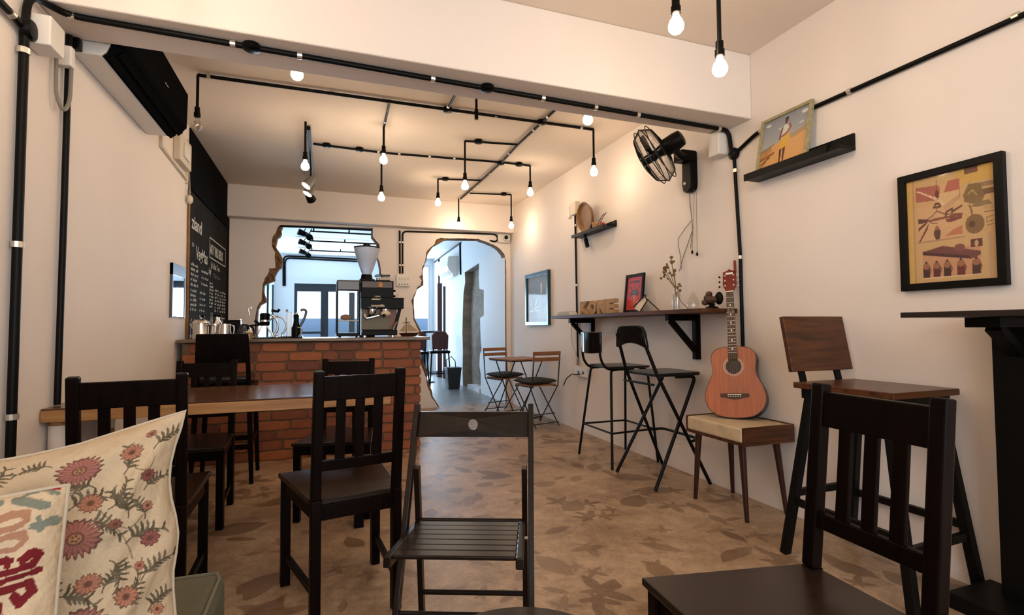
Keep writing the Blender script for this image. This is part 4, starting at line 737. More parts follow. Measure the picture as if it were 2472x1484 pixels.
x = cp(601, 4.9); t = thing('wooden_jar', 'small pale wooden jar with a knob lid on the counter', 'jar', (x+.005, 4.87, CT)); MB().lathe([(.028, 0), (.03, .01), (.03, .05), (.026, .052)], 16).build('body', TEDGE, t, smooth=40); MB().lathe([(.03, .053), (.03, .062), (.008, .066), (.008, .078), (0, .08)], 14).build('lid', PALE, t, smooth=40)
# tray and lever press
x = cp(680, 4.95); t = thing('tray', 'flat black tray under the manual coffee gear', 'tray', (x, 4.98, CT)); MB().bb(-.33, -.12, 0, .17, .13, .008).bb(-.33, -.12, .008, -.32, .13, .018).bb(.16, -.12, .008, .17, .13, .018).build('plate', PLAST, t, bevel=.002, world=False)
CT2 = CT+.009
x = cp(645, 4.98); t = thing('lever_press', 'manual lever coffee press with chrome arcs and a black cylinder', 'coffee maker', (x, 4.98, CT2))
MB().lathe([(.035, .10), (.04, .11), (.04, .20), (.03, .21)], 16, (-.02, 0, 0)).build('cylinder', PLAST, t, smooth=40); MB().lathe([(.042, .135), (.042, .15)], 16, (-.02, 0, 0)).build('collar', CHROME, t)
for s_ in (-1, 1): MB().bar((-.02+s_*.02, 0, .10), (-.02+s_*.07, 0, 0), .018, .014).build('leg', CHROME, t)
MB().tube([(.0+.085*math.cos(a)*1.0, .02, .10+.10*math.sin(a)) for a in np.linspace(-1.2, 2.2, 14)], .010, 8).build('arc', CHROME, t, smooth=50); MB().tube([(-.10-.0*math.cos(a)+.05*math.cos(a+2.2), .02, .16+.10*math.sin(a+1.2)) for a in np.linspace(0, 1.6, 8)], .007, 8).build('lever', CHROME, t, smooth=50)
MB().tube([(-.10, .0, .145), (-.06, 0, .115), (.02, 0, .13)], .011, 8).build('handle', PLAST, t, smooth=50); MB().lathe([(0, .0), (.055, .002), (.055, .006)], 16, (.07, 0, 0)).build('drip_plate', CHROME, t); MB().tube([(.03, .02, .235), (.08, .02, .225), (.095, .02, .245)], .012, 8).build('grip', PLAST, t, smooth=50)
x = cp(668, 5.1); t = thing('desk_lamp_ring', 'round blue-lit chrome ring stand behind the lever press', 'stand', (x, 5.15, CT2)); MB().tube([(.075*math.cos(a), 0, .10+.085*math.sin(a)) for a in np.linspace(-1.1, 4.2, 22)], .008, 8).build('ring', CHROME, t, smooth=50); MB().lathe([(.05, 0), (.045, .012)], 16).build('base', CHROME, t)
x = cp(698, 5.0); t = thing('pour_over_stand', 'tall pale upright stand in the middle of the counter', 'stand', (x, 5.02, CT2)); MB().bb(-.022, -.02, .0, .022, .02, .22).build('column', mat('pale_blue_steel', (.55, .62, .70, 1), .3, metal=.4), t, bevel=.004); MB().lathe([(.055, 0), (.055, .006)], 18).build('base', PLAST, t)
MB().ball((-.02, 0, .235), .012, 8).build('knob', CHROME, t)
x = cp(715, 4.98); t = thing('syphon_grinder', 'black hand grinder with a bent handle beside the pale upright stand', 'grinder', (x, 4.98, CT2)); MB().lathe([(.036, 0), (.038, .08), (.026, .11), (.020, .15), (.024, .19), (.012, .20)], 18).build('body', PLAST, t, smooth=40); MB().tube(bend([(.03, 0, .09), (.07, 0, .17), (.085, 0, .235), (.05, 0, .245), (.035, 0, .23)], .03), .011, 8).build('handle', mat('smoke_plastic', (.10, .12, .16, 1), .3), t, smooth=50); MB().ball((0, 0, .205), .014, 8).build('cap', CHROME, t); MB().tube(bend([(.02, -.03, .0), (.055, -.03, .05), (.04, -.03, .08), (.0, -.03, .085)], .02), .005, 6).build('clamp', CHROME, t)
# display case
x0, x1 = at(812, 800, Y=5.0).x, at(869, 800, Y=5.0).x; t = thing('display_case', 'tall black-framed glass display case left of the espresso machine', 'display case', ((x0+x1)/2, 5.0, CT)); H = at(840, 676, Y=5.0).z; y0, y1 = 4.98, 5.22
fr = MB()
for xx in (x0, x1-.012):
    for yy in (y0, y1-.012): fr.bb(xx-.002, yy, CT+.03, xx+.014, yy+.012, H-.09)
fr.bb(x0, y0, CT+.012, x1, y1, CT+.04).build('frame', PLAST, t, world=True); MB().bb(x0, y0, H-.10, x1, y1, H).build('top_box', mat('grey_sign', (.05, .05, .052, 1), .3), t, bevel=.012, world=True); MB().bb(x0+.012, y0-.003, H-.085, x1-.012, y0-.0005, H-.015).build('sign_panel', mat('grey_panel', (.11, .10, .095, 1), .25), t, world=True)
MB().bb(x0+.012, y0+.003, CT+.04, x1-.012, y0+.006, H-.10).build('glass_door', CASEGL, t, world=True); MB().bb(x0+.012, y1-.006, CT+.04, x1-.012, y1-.003, H-.10).build('glass_back', CASEGL, t, world=True)
for xx in (x0+.03, x1-.03): MB().lathe([(.012, 0), (.012, .012)], 10, (xx, y0+.03, CT)).build('foot', PLAST, t, world=True)
t = thing('bread_roll', 'single brown bread roll inside the glass display case', 'bread', ((x0+x1)/2, 5.1, CT+.17)); 
MB().bb(x0+.013, 5.0, CT+.150, x1-.013, 5.2, CT+.156).build('tray', PALE, t, world=True); MB().ball(((x0+x1)/2-.02, 5.1, CT+.185), .045, 14, (1.1, .9, .62)).build('roll', mat('crust', (.32, .14, .05, 1), .6, var=.3, vscale=25), t, smooth=60, world=True)
# espresso machine
X0, X1 = at(872, 800, Y=4.92).x, at(974, 800, Y=4.92).x; ZT = at(900, 718, Y=4.92).z; zm = at(900, 745, Y=4.92).z; t = thing('espresso_machine', 'black and steel espresso machine at the right end of the counter', 'espresso machine', ((X0+X1)/2, 5.0, CT)); yf, yk = 4.90, 5.30
XA = at(950, 690, Y=4.97).x
MB().bb(X0, yf, zm, X1, yk, ZT).build('head', PLAST, t, bevel=.005, world=True); zt2 = at(900, 677, Y=4.97).z; MB().bb(X0+.0, yf+.06, ZT, XA, yk-.02, zt2).build('upper_body', PLAST, t, bevel=.006, world=True); za = at(900, 694, Y=4.97).z
MB().bb(X0+.01, yf+.052, za, XA-.015, yf+.06, zt2-.01).build('mirror_strip', mat('brown_steel', (.055, .04, .028, 1), .35, metal=.3), t, world=True)
MB().lathe([(0, 0), (.026, 0), (.02, .035), (.008, .05), (0, .05)], 14, (X0+.17, yf+.047, za+.002)).build('amber_dome', TERRA, t, smooth=50, world=True)
MB().bb(X0+.008, yf+.12, CT+.07, X1-.05, yf+.13, zm).build('splash_plate', mat('dark_steel', (.10, .075, .05, 1), .42, metal=.6), t, world=True); MB().bb(X0+.008, yf+.13, CT+.02, X1-.06, yk, zm).build('body', PLAST, t, world=True); MB().bb(X1-.12, yf+.115, CT+.10, X1-.055, yf+.12, zm-.01).build('side_plate', mat('copper_panel', (.22, .07, .035, 1), .4), t, world=True)
MB().bb(X0+.005, yf-.01, CT+.015, X1-.06, yf+.14, CT+.065).build('drip_tray', PLAST, t, bevel=.005, world=True); MB().bar((X1-.025, yf+.1, zm), (X1-.08, yf+.1, CT+.03), .02, .03).build('side_panel', PLAST, t, world=True)
for xx in (X0+.03, X1-.10): MB().lathe([(.018, 0), (.018, .016)], 10, (xx, yf+.03, CT)).build('foot', STEEL, t, world=True)
for xx in (X0+.10, X0+.22):
    g = MB().lathe([(.035, 0), (.035, -.035), (.03, -.055)], 16, (xx, yf+.06, zm)).build('group_head', CHROME, t, smooth=40, world=True); MB().tube([(xx, yf+.03, zm-.05), (xx-.03, yf-.06, zm-.065)], .013, 8).build('portafilter_handle', PLAST, g, smooth=40, world=True)
MB().tube(bend([(X0+.03, yf+.04, zm-.05), (X0+.04, yf+.03, zm-.09), (X0+.16, yf+.03, zm-.06)], .03), .010, 8).build('steam_wand', CHROME, t, smooth=40, world=True); MB().ball((X0+.215, yf+.0, zm-.045), .035, 14, (1.3, .8, .8)).build('milk_pitcher', mat('warm_white', (.6, .5, .36, 1), .4), t, smooth=60, world=True); MB().tube(bend([(X1-.06, yf+.02, zm-.12), (X1-.09, yf+.01, CT+.09), (X1-.10, yf, CT+.05)], .04), .008, 8).build('hose', CHROME, t, smooth=40, world=True)
mb = MB(); v, f = textmesh('tonystilla', .033, 0, .001); mb.add([(X0+.085+p[0]*1.0, yf-.001, zm+.018+p[1]) for p in v], f); mb.bb(X0+.09, yf-.0015, ZT-.022, X0+.155, yf-.0005, ZT-.010).bar((X0+.155, yf-.001, ZT-.02), (X0+.175, yf-.001, ZT-.006), .006, .001, (0, 1, 0)); mb.bb(X0+.055, yf-.0015, zm+.012, X0+.09, yf-.0005, zm+.014).build('lettering', mat('logo_print', (.6, .5, .38, 1), .5), t, world=True)['kind'] = 'stuff'
v, f = textmesh('LZME', .018, 0, .0005); MB().add([(X0+.12+p[0]*1.2, yf+.0585, ZT+.006+p[1]) for p in v], f).build('lettering', MATS['logo_print'], t, world=True)['kind'] = 'stuff'
for k in range(2): MB().tube([(XA, yf+.1, ZT+.02+.05*k), (XA+.022, yf+.1, ZT+.02+.05*k)], .010, 8).build('knob', PLAST, t, world=True)
zb = zt2+.001; xb0 = at(907, 670, Y=5.05).x; t = thing('wire_basket', 'black wire basket on top of the espresso machine', 'basket', (xb0+.06, 5.1, zb)); bk = MB(); 
for z in (zb+.004, zb+.055): bk.tube([(xb0, 5.0, z), (xb0+.125, 5.0, z), (xb0+.125, 5.15, z), (xb0, 5.15, z)], .005, 5, closed=True)
for k in range(9): bk.tube([(xb0+k*.0156, 5.0, zb+.004), (xb0+k*.0156, 5.0, zb+.055)], .0022, 4)
bk.bb(xb0, 5.0, zb, xb0+.125, 5.15, zb+.003); bk.build('wire', BLACK, t, world=True); MB().bb(xb0+.01, 5.03, zb+.004, xb0+.11, 5.13, zb+.035).build('packets', PALE, t, bevel=.004, world=True)
xg = at(886, 660, Y=5.42).x; zg = at(886, 662, Y=5.42).z; zh = at(886, 598, Y=5.42).z; t = thing('coffee_grinder', 'coffee grinder with a tall clear cone hopper behind the espresso machine', 'grinder', (xg, 5.46, 0))
MB().bb(xg-.075, 5.37, CT-.12, xg+.075, 5.55, zg-.05).build('body', PLAST, t, bevel=.01, world=True); MB().lathe([(.06, -.055), (.055, -.02), (.052, .0)], 18, (xg, 5.46, zg)).build('collar', PLAST, t, smooth=40, world=True); hh = zh-zg
MB().lathe([(.045, 0), (.06, hh*.15), (.10, hh*.6), (.122, hh*.88), (.125, hh), (.118, hh), (.095, hh*.6), (.055, hh*.15), (.04, .01)], 26, (xg, 5.46, zg)).build('hopper', FROST, t, smooth=40, world=True); MB().lathe([(.128, hh), (.130, hh+.012), (.04, hh+.028), (.03, hh+.05), (0, hh+.055)], 26, (xg, 5.46, zg)).build('lid', PLAST, t, smooth=40, world=True); MB().bb(xg-.035, 5.43, CT-.13, xg+.035, 5.49, CT-.12).build('foot', PLAST, t, world=True)
MB().bb(xg-.3, 5.36, 0, xg+.3, 5.56, CT-.131).build('back_cabinet', DWOOD, None); tag(bpy.data.objects['back_cabinet'], 'low dark cabinet behind the counter carrying the grinder', 'cabinet')
xs_ = at(988, 795, Y=5.1).x; t = thing('model_ship', 'small brown model sailing ship right of the espresso machine', 'ornament', (xs_, 5.1, CT))
MB().add([(xs_-.10, 5.1, CT+.03), (xs_-.06, 5.075, CT+.035), (xs_+.05, 5.075, CT+.035), (xs_+.105, 5.1, CT+.04), (xs_+.05, 5.125, CT+.035), (xs_-.06, 5.125, CT+.035), (xs_-.07, 5.1, CT), (xs_+.06, 5.1, CT)], [(0, 1, 2, 3, 4, 5), (0, 6, 1), (1, 6, 7, 2), (2, 7, 3), (3, 7, 4), (4, 7, 6, 5), (5, 6, 0)]).build('hull', WALN, t, world=True)
MB().tube([(xs_-.03, 5.1, CT+.03), (xs_-.03, 5.1, CT+.185)], .004, 6).tube([(xs_-.065, 5.1, CT+.13), (xs_+.01, 5.1, CT+.14)], .003, 6).build('mast', DWOOD, t, world=True)
MB().add([(xs_-.02, 5.1, CT+.14), (xs_+.09, 5.1, CT+.05), (xs_-.02, 5.1, CT+.05), (xs_-.02, 5.103, CT+.14), (xs_+.09, 5.103, CT+.05), (xs_-.02, 5.103, CT+.05)], [(0, 1, 2), (5, 4, 3), (0, 3, 4, 1), (1, 4, 5, 2), (2, 5, 3, 0)]).build('sail', SAIL, t, world=True); MB().add([(xs_-.04, 5.1, CT+.12), (xs_-.095, 5.1, CT+.05), (xs_-.04, 5.1, CT+.05), (xs_-.04, 5.103, CT+.12), (xs_-.095, 5.103, CT+.05), (xs_-.04, 5.103, CT+.05)], [(0, 1, 2), (5, 4, 3), (0, 3, 4, 1), (1, 4, 5, 2), (2, 5, 3, 0)]).build('sail', SAIL, t, world=True)
# ------------------------------------------------------------------ back room contents
for py, lab in ((560, 'nearest'), (583, 'second'), (606, 'third')):
    a = at(735, py, Z=2.68); Y = a.y
    t = thing('track_bar', '%s black lighting bar under the back room ceiling' % lab, 'track light', (a.x, Y, 2.70), 0, 'lighting bars in the back room')
    MB().tube([(a.x+.10, Y, 2.70), (a.x+1.35, Y, 2.70)], .014, 8).build('bar', PIPE, t, world=True)
    for xx in (a.x+.14, a.x+.7, a.x+1.3): MB().tube([(xx, Y, 2.70), (xx, Y, 2.75)], .012, 8).build('clip', PIPE, t, world=True)
    for k, (dx, dz, d) in enumerate(((-.03, 2.66, (-.75, -.2, .25)), (.06, 2.60, (.3, -.8, -.4)))):
        d = Vector(d).normalized(); sp = MB().lathe([(.04, -.08), (.055, .07), (.03, .07)], 12, (a.x+dx, Y-.1*k, dz), d.to_track_quat('Z', 'Y').to_matrix()).build('spotlight', PLAST, t, smooth=40, world=True); MB().tube([(a.x+dx, Y-.1*k, dz), (a.x+dx+.05, Y, 2.74)], .008, 6).build('stem', PIPE, sp, world=True)
fw = YFAR-.015
conduit('upper of two black conduits across the far wall of the back room', [at(684, 690, Y=fw), at(684, 617, Y=fw), at(905, 628, Y=fw)], .018, rb=.12); conduit('lower of two black conduits across the far wall of the back room', [at(688, 690, Y=fw), at(688, 622, Y=fw), at(905, 633, Y=fw)], .018, rb=.12)
conduit('black conduit down the back room wall above the cement opening', [(XRB-.014, 9.75, 2.74), (XRB-.014, 9.72, 2.12)], .018); conduit('black conduit along the back room wall top beside its air conditioner', [(XRB-.014, 12.2, 2.66), (XRB-.014, 11.3, 2.70), (XRB-.014, 9.7, 2.735)], .014)
conduit('black conduit down the back room wall left of its air conditioner', [(XRB-.014, 11.7, 2.66), (XRB-.014, 11.7, 1.9)], .018)
t = thing('red_post', 'dark red wooden post beside the bright window in the back room', 'post', (XRB-.1, 11.6, 0)); MB().bb(XRB-.10, 11.45, 0, XRB-.001, 11.60, 2.1).build('board', DREDW, t, bevel=.01, world=True); MB().bb(XRB-.05, 11.1, 0, XRB-.001, 11.2, 2.0).build('board', DREDW, t, world=True)
t = thing('waste_bin', 'black waste bin with a wire handle against the back room wall', 'bin', (2.22, 9.25, 0)); MB().add([(-.10, -.10, 0), (.10, -.10, 0), (.10, .10, 0), (-.10, .10, 0), (-.13, -.13, .36), (.13, -.13, .36), (.13, .13, .36), (-.13, .13, .36)], [(3, 2, 1, 0), (4, 5, 6, 7), (0, 1, 5, 4), (1, 2, 6, 5), (2, 3, 7, 6), (3, 0, 4, 7)]).build('body', LIDB, t, bevel=.008); MB().bb(-.135, -.135, .36, .135, .135, .385).build('lid', LIDB, t, bevel=.006); MB().tube([(-.12, -.05, .38), (-.13, -.05, .52), (-.04, -.05, .58), (.03, -.05, .50), (.04, -.05, .385)], .008, 6).build('handle', PLAST, t, smooth=50)
t = thing('round_table', 'round black high table beyond the brick counter in the back room', 'table', (1.93, 10.5, 0)); MB().lathe([(0, 1.0), (.30, 1.0), (.31, 1.02), (.30, 1.04), (0, 1.04)], 28).build('table_top', LIDB, t, smooth=30); MB().lathe([(.03, .03), (.03, 1.0)], 12).build('pole', PIPE, t); MB().lathe([(.22, 0), (.20, .02), (.04, .03)], 20).build('base', PIPE, t, smooth=30)
t = thing('bar_stool', 'dark red padded stool beside the waste bin in the back room', 'stool', (2.06, 9.75, 0)); MB().bb(-.19, -.19, .62, .19, .19, .67).build('seat', PLAST, t, bevel=.015); MB().plate([(-.15, .70), (.15, .70), (.16, .95), (.10, 1.03), (-.10, 1.03), (-.16, .95)], [], lambda u, v, d: (u, d-.17, v), 0, .035).build('backrest', DREDW, t, bevel=.012)
for sx in (-1, 1):
    for sy in (-1, 1): MB().tube([(sx*.16, sy*.16, .62), (sx*.2, sy*.2, 0)], .014, 8).build('leg', PIPE, t)
    MB().tube([(sx*.185, -.185, .25), (sx*.185, .185, .25)], .009, 6).tube([(-.185, sx*.185, .25), (.185, sx*.185, .25)], .009, 6).build('stretcher', PIPE, t); MB().tube([(sx*.13, -.16, .64), (sx*.13, -.16, .75)], .012, 8).build('back_post', PIPE, t)
dup(t, (1.60, 9.55, 0), .1, 'black padded stool nearer the brick counter in the back room')
# left side of the back room
t = thing('glass_screen', 'bluish glass screen in a dark frame along the back room left wall', 'screen', (XLB, 9.5, 0)); MB().bb(XLB, 9.0, .8, XLB+.05, 9.06, 2.0).bb(XLB, 10.6, .8, XLB+.05, 10.66, 2.0).bb(XLB, 11.6, .8, XLB+.05, 11.66, 2.0).build('frame', WINFR, t, world=True); MB().bb(XLB+.01, 9.06, .8, XLB+.02, 10.6, 2.0).build('pane', mat('pale_blue_panel', (.45, .62, .74, 1), .25), t, world=True); MB().bb(XLB+.01, 10.66, .8, XLB+.02, 11.6, 2.0).build('pane', MATS['pale_blue_panel'], t, world=True)
# ------------------------------------------------------------------ slat-back chairs
def make_chair(name, label, seatm):
    t = thing(name, label, 'chair', (0, 0, 0), 0, 'dark wooden slat-back chairs'); FW, BWd, D = .195, .152, .43
    for s_ in (-1, 1):
        MB().bar((s_*BWd, .0, 0), (s_*BWd, .0, .47), .036, .04, (0, 1, 0)).add([], []).build('leg', DWOOD, t, bevel=.003)
        MB().bar((s_*BWd, .0, .47), (s_*BWd, -.05, .945), .036, .034, (0, 1, 0)).build('back_post', DWOOD, t, bevel=.005)
        MB().bar((s_*FW, D, 0), (s_*FW, D, .45), .038, .038, (0, 1, 0)).build('leg', DWOOD, t, bevel=.003)
        MB().bar((s_*BWd, .018, .13), (s_*FW, D-.018, .13), .018, .03).build('stretcher', DWOOD, t, bevel=.002)
        MB().bar((s_*BWd, .018, .422), (s_*FW, D-.018, .422), .02, .055).build('seat_rail', DWOOD, t, bevel=.002)
    MB().bar((-BWd, 0, .422), (BWd, 0, .422), .02, .055).build('seat_rail', DWOOD, t, bevel=.002); MB().bar((-FW, D, .422), (FW, D, .422), .02, .055).build('seat_rail', DWOOD, t, bevel=.002)
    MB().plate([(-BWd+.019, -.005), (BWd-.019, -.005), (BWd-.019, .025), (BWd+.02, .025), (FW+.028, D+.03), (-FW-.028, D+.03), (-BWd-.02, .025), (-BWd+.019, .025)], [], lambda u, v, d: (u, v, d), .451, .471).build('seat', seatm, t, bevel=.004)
    yb = lambda z: -.05*(z-.47)/.475
    def rail(z0, z1, n): MB().add([(x, yb(z)+dy, z) for x in (-BWd, BWd) for z in (z0, z1) for dy in (-.010, .010)], [(0, 1, 3, 2), (4, 6, 7, 5), (0, 4, 5, 1), (2, 3, 7, 6), (0, 2, 6, 4), (1, 5, 7, 3)]).build(n, DWOOD, t, bevel=.003)
    rail(.835, .925, 'top_rail'); rail(.575, .615, 'lower_rail')
    for x in (-.07, 0, .07): MB().bar((x, yb(.61), .605), (x, yb(.84), .845), .034, .013, (0, 1, 0)).build('slat', DWOOD, t, bevel=.002)
    return t
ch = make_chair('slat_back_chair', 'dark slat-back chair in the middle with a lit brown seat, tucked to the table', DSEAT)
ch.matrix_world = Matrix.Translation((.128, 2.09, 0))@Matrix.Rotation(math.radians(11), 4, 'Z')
dup(ch, (-.625, 2.17, 0), math.radians(7), 'dark slat-back chair behind the floral cushion, back turned to the viewer')
dup(ch, (.155, 3.62, 0), math.radians(167), 'dark slat-back chair facing the viewer across the table, nearer the table end').scale = (1, 1, .95)
dup(ch, (-.69, 3.72, 0), math.radians(176), 'dark slat-back chair facing the viewer across the table, by the left wall').scale = (1, 1, .955)
dup(ch, (1.20, .885, 0), math.radians(86), 'large near dark slat-back chair at the lower right, seat toward the viewer')
# ------------------------------------------------------------------ long table
t = thing('long_table', 'long wooden table with a worn glossy top against the left wall', 'table', (-.4, 3.0, 0)); MB().bb(XL+.003, 2.70, .715, .325, 3.37, .764).build('edge_band', TEDGE, t, bevel=.002, world=True); MB().bb(XL+.004, 2.705, .7645, .322, 3.366, .772).build('table_top', TTOP, t, bevel=.001, world=True)
for x, y in ((-1.055, 2.765), (-1.055, 3.28)):
    lg = MB().tube([(x, y, .0), (x, y, .714)], .036, 16).build('leg', TEDGE, t, smooth=50, world=True); MB().tube([(x, y, .59), (x, y, .695)], .0375, 16).build('tape', TAPE, lg, smooth=50, world=True)
MB().bb(.17, 3.02, 0, .22, 3.07, .715).build('leg', DWOOD, t, world=True); MB().bb(.17, 3.25, 0, .22, 3.30, .715).build('leg', DWOOD, t, world=True)
t = thing('floor_duct', 'pale cable duct box low on the left wall behind the cushion', 'duct', (XL, 2.62, .45)); MB().bb(XL, 2.45, .44, XL+.05, 2.72, .60).build('case', CREAM, t, bevel=.004, world=True)
# counter stool
t = thing('counter_stool', 'black bar stool with a solid back and leather seat at the counter', 'stool', (-.66, 4.33, 0))
MB().bb(-.17, -.15, .70, .17, .19, .76).build('seat', LEATH, t, bevel=.02, seg=3); MB().bb(-.185, -.16, .66, .185, .20, .70).build('seat_frame', BLACK, t, bevel=.003)
MB().bar((-.0, -.185, .86), (0, -.21, 1.065), .32, .02, (0, 1, 0)).build('backrest', DWOOD, t, bevel=.003)
for s_ in (-1, 1):
    MB().bar((s_*.15, -.20, 1.06), (s_*.165, -.15, .66), .028, .03, (0, 1, 0)).build('back_post', DWOOD, t)
    MB().bar((s_*.165, -.15, .66), (s_*.19, -.18, 0), .036, .036, (0, 1, 0), w2=.026, h2=.026).build('leg', DWOOD, t, bevel=.002); MB().bar((s_*.165, .18, .66), (s_*.19, .20, 0), .036, .036, (0, 1, 0), w2=.026, h2=.026).build('leg', DWOOD, t, bevel=.002)
    MB().bar((s_*.18, -.165, .30), (s_*.18, .19, .30), .02, .03).build('stretcher', DWOOD, t)
MB().bar((-.18, -.165, .26), (.18, -.165, .26), .02, .035).build('stretcher', DWOOD, t); MB().bar((-.18, .19, .26), (.18, .19, .26), .02, .035).build('stretcher', DWOOD, t)
# ------------------------------------------------------------------ folding chair
rz = math.radians(-22.5); t = thing('folding_chair', 'black folding chair with a slatted seat facing the viewer', 'chair', (.536, 1.895, 0), rz)
# local: x right (picture), y away; front of the seat at -y
for s_ in (-1, 1):
    x = s_*.213; MB().bar((x, -.40, 0), (x, 0, .81), .019, .036, (0, 1, .5)).build('long_rail', ESP, t, bevel=.003); MB().bar((s_*.190, -.115, .61), (s_*.190, -.02, 0), .019, .034, (0, 1, 0)).build('leg', ESP, t, bevel=.003)
    MB().bar((s_*.184, -.51, .452), (s_*.180, -.13, .412), .022, .032).build('seat_rail', ESP, t, bevel=.004)
    MB().tube([(s_*.165, -.2, .4), (s_*.225, -.2, .4)], .005, 6).build('pivot_bolt', CLIP, t)
pl = [(-.205+.41*i/12, 0) for i in range(13)]; hole = [(.018*math.cos(a), .043+.018*math.sin(a)) for a in np.linspace(0, 2*PI, 20, endpoint=False)]
MB().plate([(-.204, 0), (.204, 0), (.204, .085), (-.204, .085)], [hole], lambda u, v, d: (u, d+(v-.08)*.49-.012+.22*(u*u-.04), v+.70), 0, .014).build('backrest', ESP, t, bevel=.002)
for k in range(7): y = -.505+.360*(k+.5)/7; zs = .458-.105*(y+.51); MB().bb(-.174, y-.020, zs, .174, y+.020, zs+.012).build('slat', ESP, t, bevel=.004)
for z, y, r_ in ((.412, -.085, .008), (.14, -.043, .008)): MB().tube([(-.19, y, z), (.19, y, z)], .0095, 10).build('stretcher', ESP, t, smooth=50)
MB().tube([(-.213, -.30, .20), (.213, -.30, .20)], .009, 10).build('stretcher', ESP, t, smooth=50)
t = thing('round_stool', 'dark round stool whose top edge just shows at the bottom', 'stool', (.37, .957, 0)); MB().lathe([(0, .43), (.20, .43), (.21, .44), (.205, .452), (0, .455)], 40).build('seat', ESP, t, smooth=30)
for k in range(4): a = k*PI/2+.4; MB().tube([(.13*math.cos(a), .13*math.sin(a), .43), (.17*math.cos(a), .17*math.sin(a), 0)], .015, 8).build('leg', ESP, t)
# ------------------------------------------------------------------ bar stools at the wall shelf
t = thing('tube_bar_stool', 'black tubular bar stool with a curved padded back under the bar shelf', 'stool', (2.33, 3.80, 0)); Zs = .765
feet = {(-1, -1): (-.24, -.285), (-1, 1): (-.24, .265), (1, -1): (.225, -.215), (1, 1): (.225, .265)}
MB().plate([(-.17, -.19), (.17, -.19), (.20, -.16), (.20, .16), (.17, .19), (-.17, .19), (-.19, .16), (-.19, -.16)], [], lambda u, v, d: (u, v, d), Zs, Zs+.018).build('seat', mat('black_seat', (.006, .006, .006, 1), .3), t, bevel=.006)
for k, (fx, fy) in feet.items(): MB().tube(bend([(k[0]*.10, k[1]*.15, Zs-.01), (k[0]*.17, k[1]*.165, Zs-.012), (fx, fy, .004)], .03), .0105, 8).build('leg', BLACK, t, smooth=50)
def lerp(k, z): fx, fy = feet[k]; s_ = 1-z/(Zs-.012); return (k[0]*.17+(fx-k[0]*.17)*s_, k[1]*.165+(fy-k[1]*.165)*s_, z)
for a, b in (((-1, -1), (-1, 1)), ((1, -1), (1, 1)), ((-1, -1), (1, -1)), ((-1, 1), (1, 1))): MB().tube([lerp(a, .27), lerp(b, .27)], .008, 8).build('footrest', BLACK, t, smooth=50)
for s_ in (-1, 1): MB().tube(bend([(.05, s_*.15, Zs-.008), (-.20, s_*.15, Zs-.008), (-.255, s_*.15, Zs+.07), (-.265, s_*.14, 1.03)], .06), .0105, 8).build('back_tube', BLACK, t, smooth=50)
v = []
for i in range(9):
    u = -1+i/4
    for z, d in ((.895-.012*(1-u*u), 0), (1.06, 0), (1.06, .022), (.895-.012*(1-u*u), .022)): v.append((-.245-d-.03*(1-u*u), u*.165, z))
MB().add(v, [(i*4+j, i*4+(j+1) % 4, i*4+4+(j+1) % 4, i*4+4+j) for i in range(8) for j in range(4)]+[(3, 2, 1, 0), (32, 33, 34, 35)]).build('backrest', GLOSS, t, bevel=.008, smooth=60, seg=3)
t = thing('folding_bar_stool', 'black folding bar stool with crossed legs beside the guitar bench', 'stool', (2.32, 3.21, 0)); Zs = .770
MB().plate([(-.16, -.19), (.18, -.20), (.215, -.17), (.215, .17), (.18, .20), (-.16, .19)], [], lambda u, v, d: (u, v, d+.01*u), Zs-.018, Zs+.006).build('seat', MATS['black_seat'], t, bevel=.008, seg=3)
fz = {(-1, -1): (-.225, -.235), (-1, 1): (-.225, .25), (1, -1): (.225, -.24), (1, 1): (.225, .30)}
for s_ in (-1, 1):
    fx, fy = fz[(1, s_)]; top = Vector((-.265, s_*.155, 1.05)); MB().tube([top, (-.17, s_*.19, .78), (fx, fy, .004)], .0125, 8).build('long_leg', BLACK, t, smooth=50)
    fx, fy = fz[(-1, s_)]; MB().tube(bend([(.0, s_*.175, Zs-.022), (.17, s_*.175, Zs-.022), (fx, fy, .004)], .05), .0125, 8).build('leg', BLACK, t, smooth=50)
MB().tube(bend([(.085, -.215, .30), (.17, -.20, .31), (.17, .22, .31), (.085, .24, .30)], .06), .010, 8).build('footrest', BLACK, t, smooth=50)
MB().tube([(-.19, -.185, .70), (-.19, .185, .70)], .008, 8).build('crossbar', BLACK, t)
v = [(-.19, .0), (-.15, .015), (-.08, .032), (0, .038), (.08, .032), (.15, .015), (.19, .0), (.195, .02), (.175, .12), (.15, .155), (.11, .165), (-.11, .165), (-.15, .155), (-.175, .12), (-.195, .02)]
MB().plate(v, [], lambda u, v, d: (-.245-.07*(v-.08)-d, u, .945+v), -.014, .014).build('backrest', GLOSS, t, bevel=.009, seg=3, smooth=50)
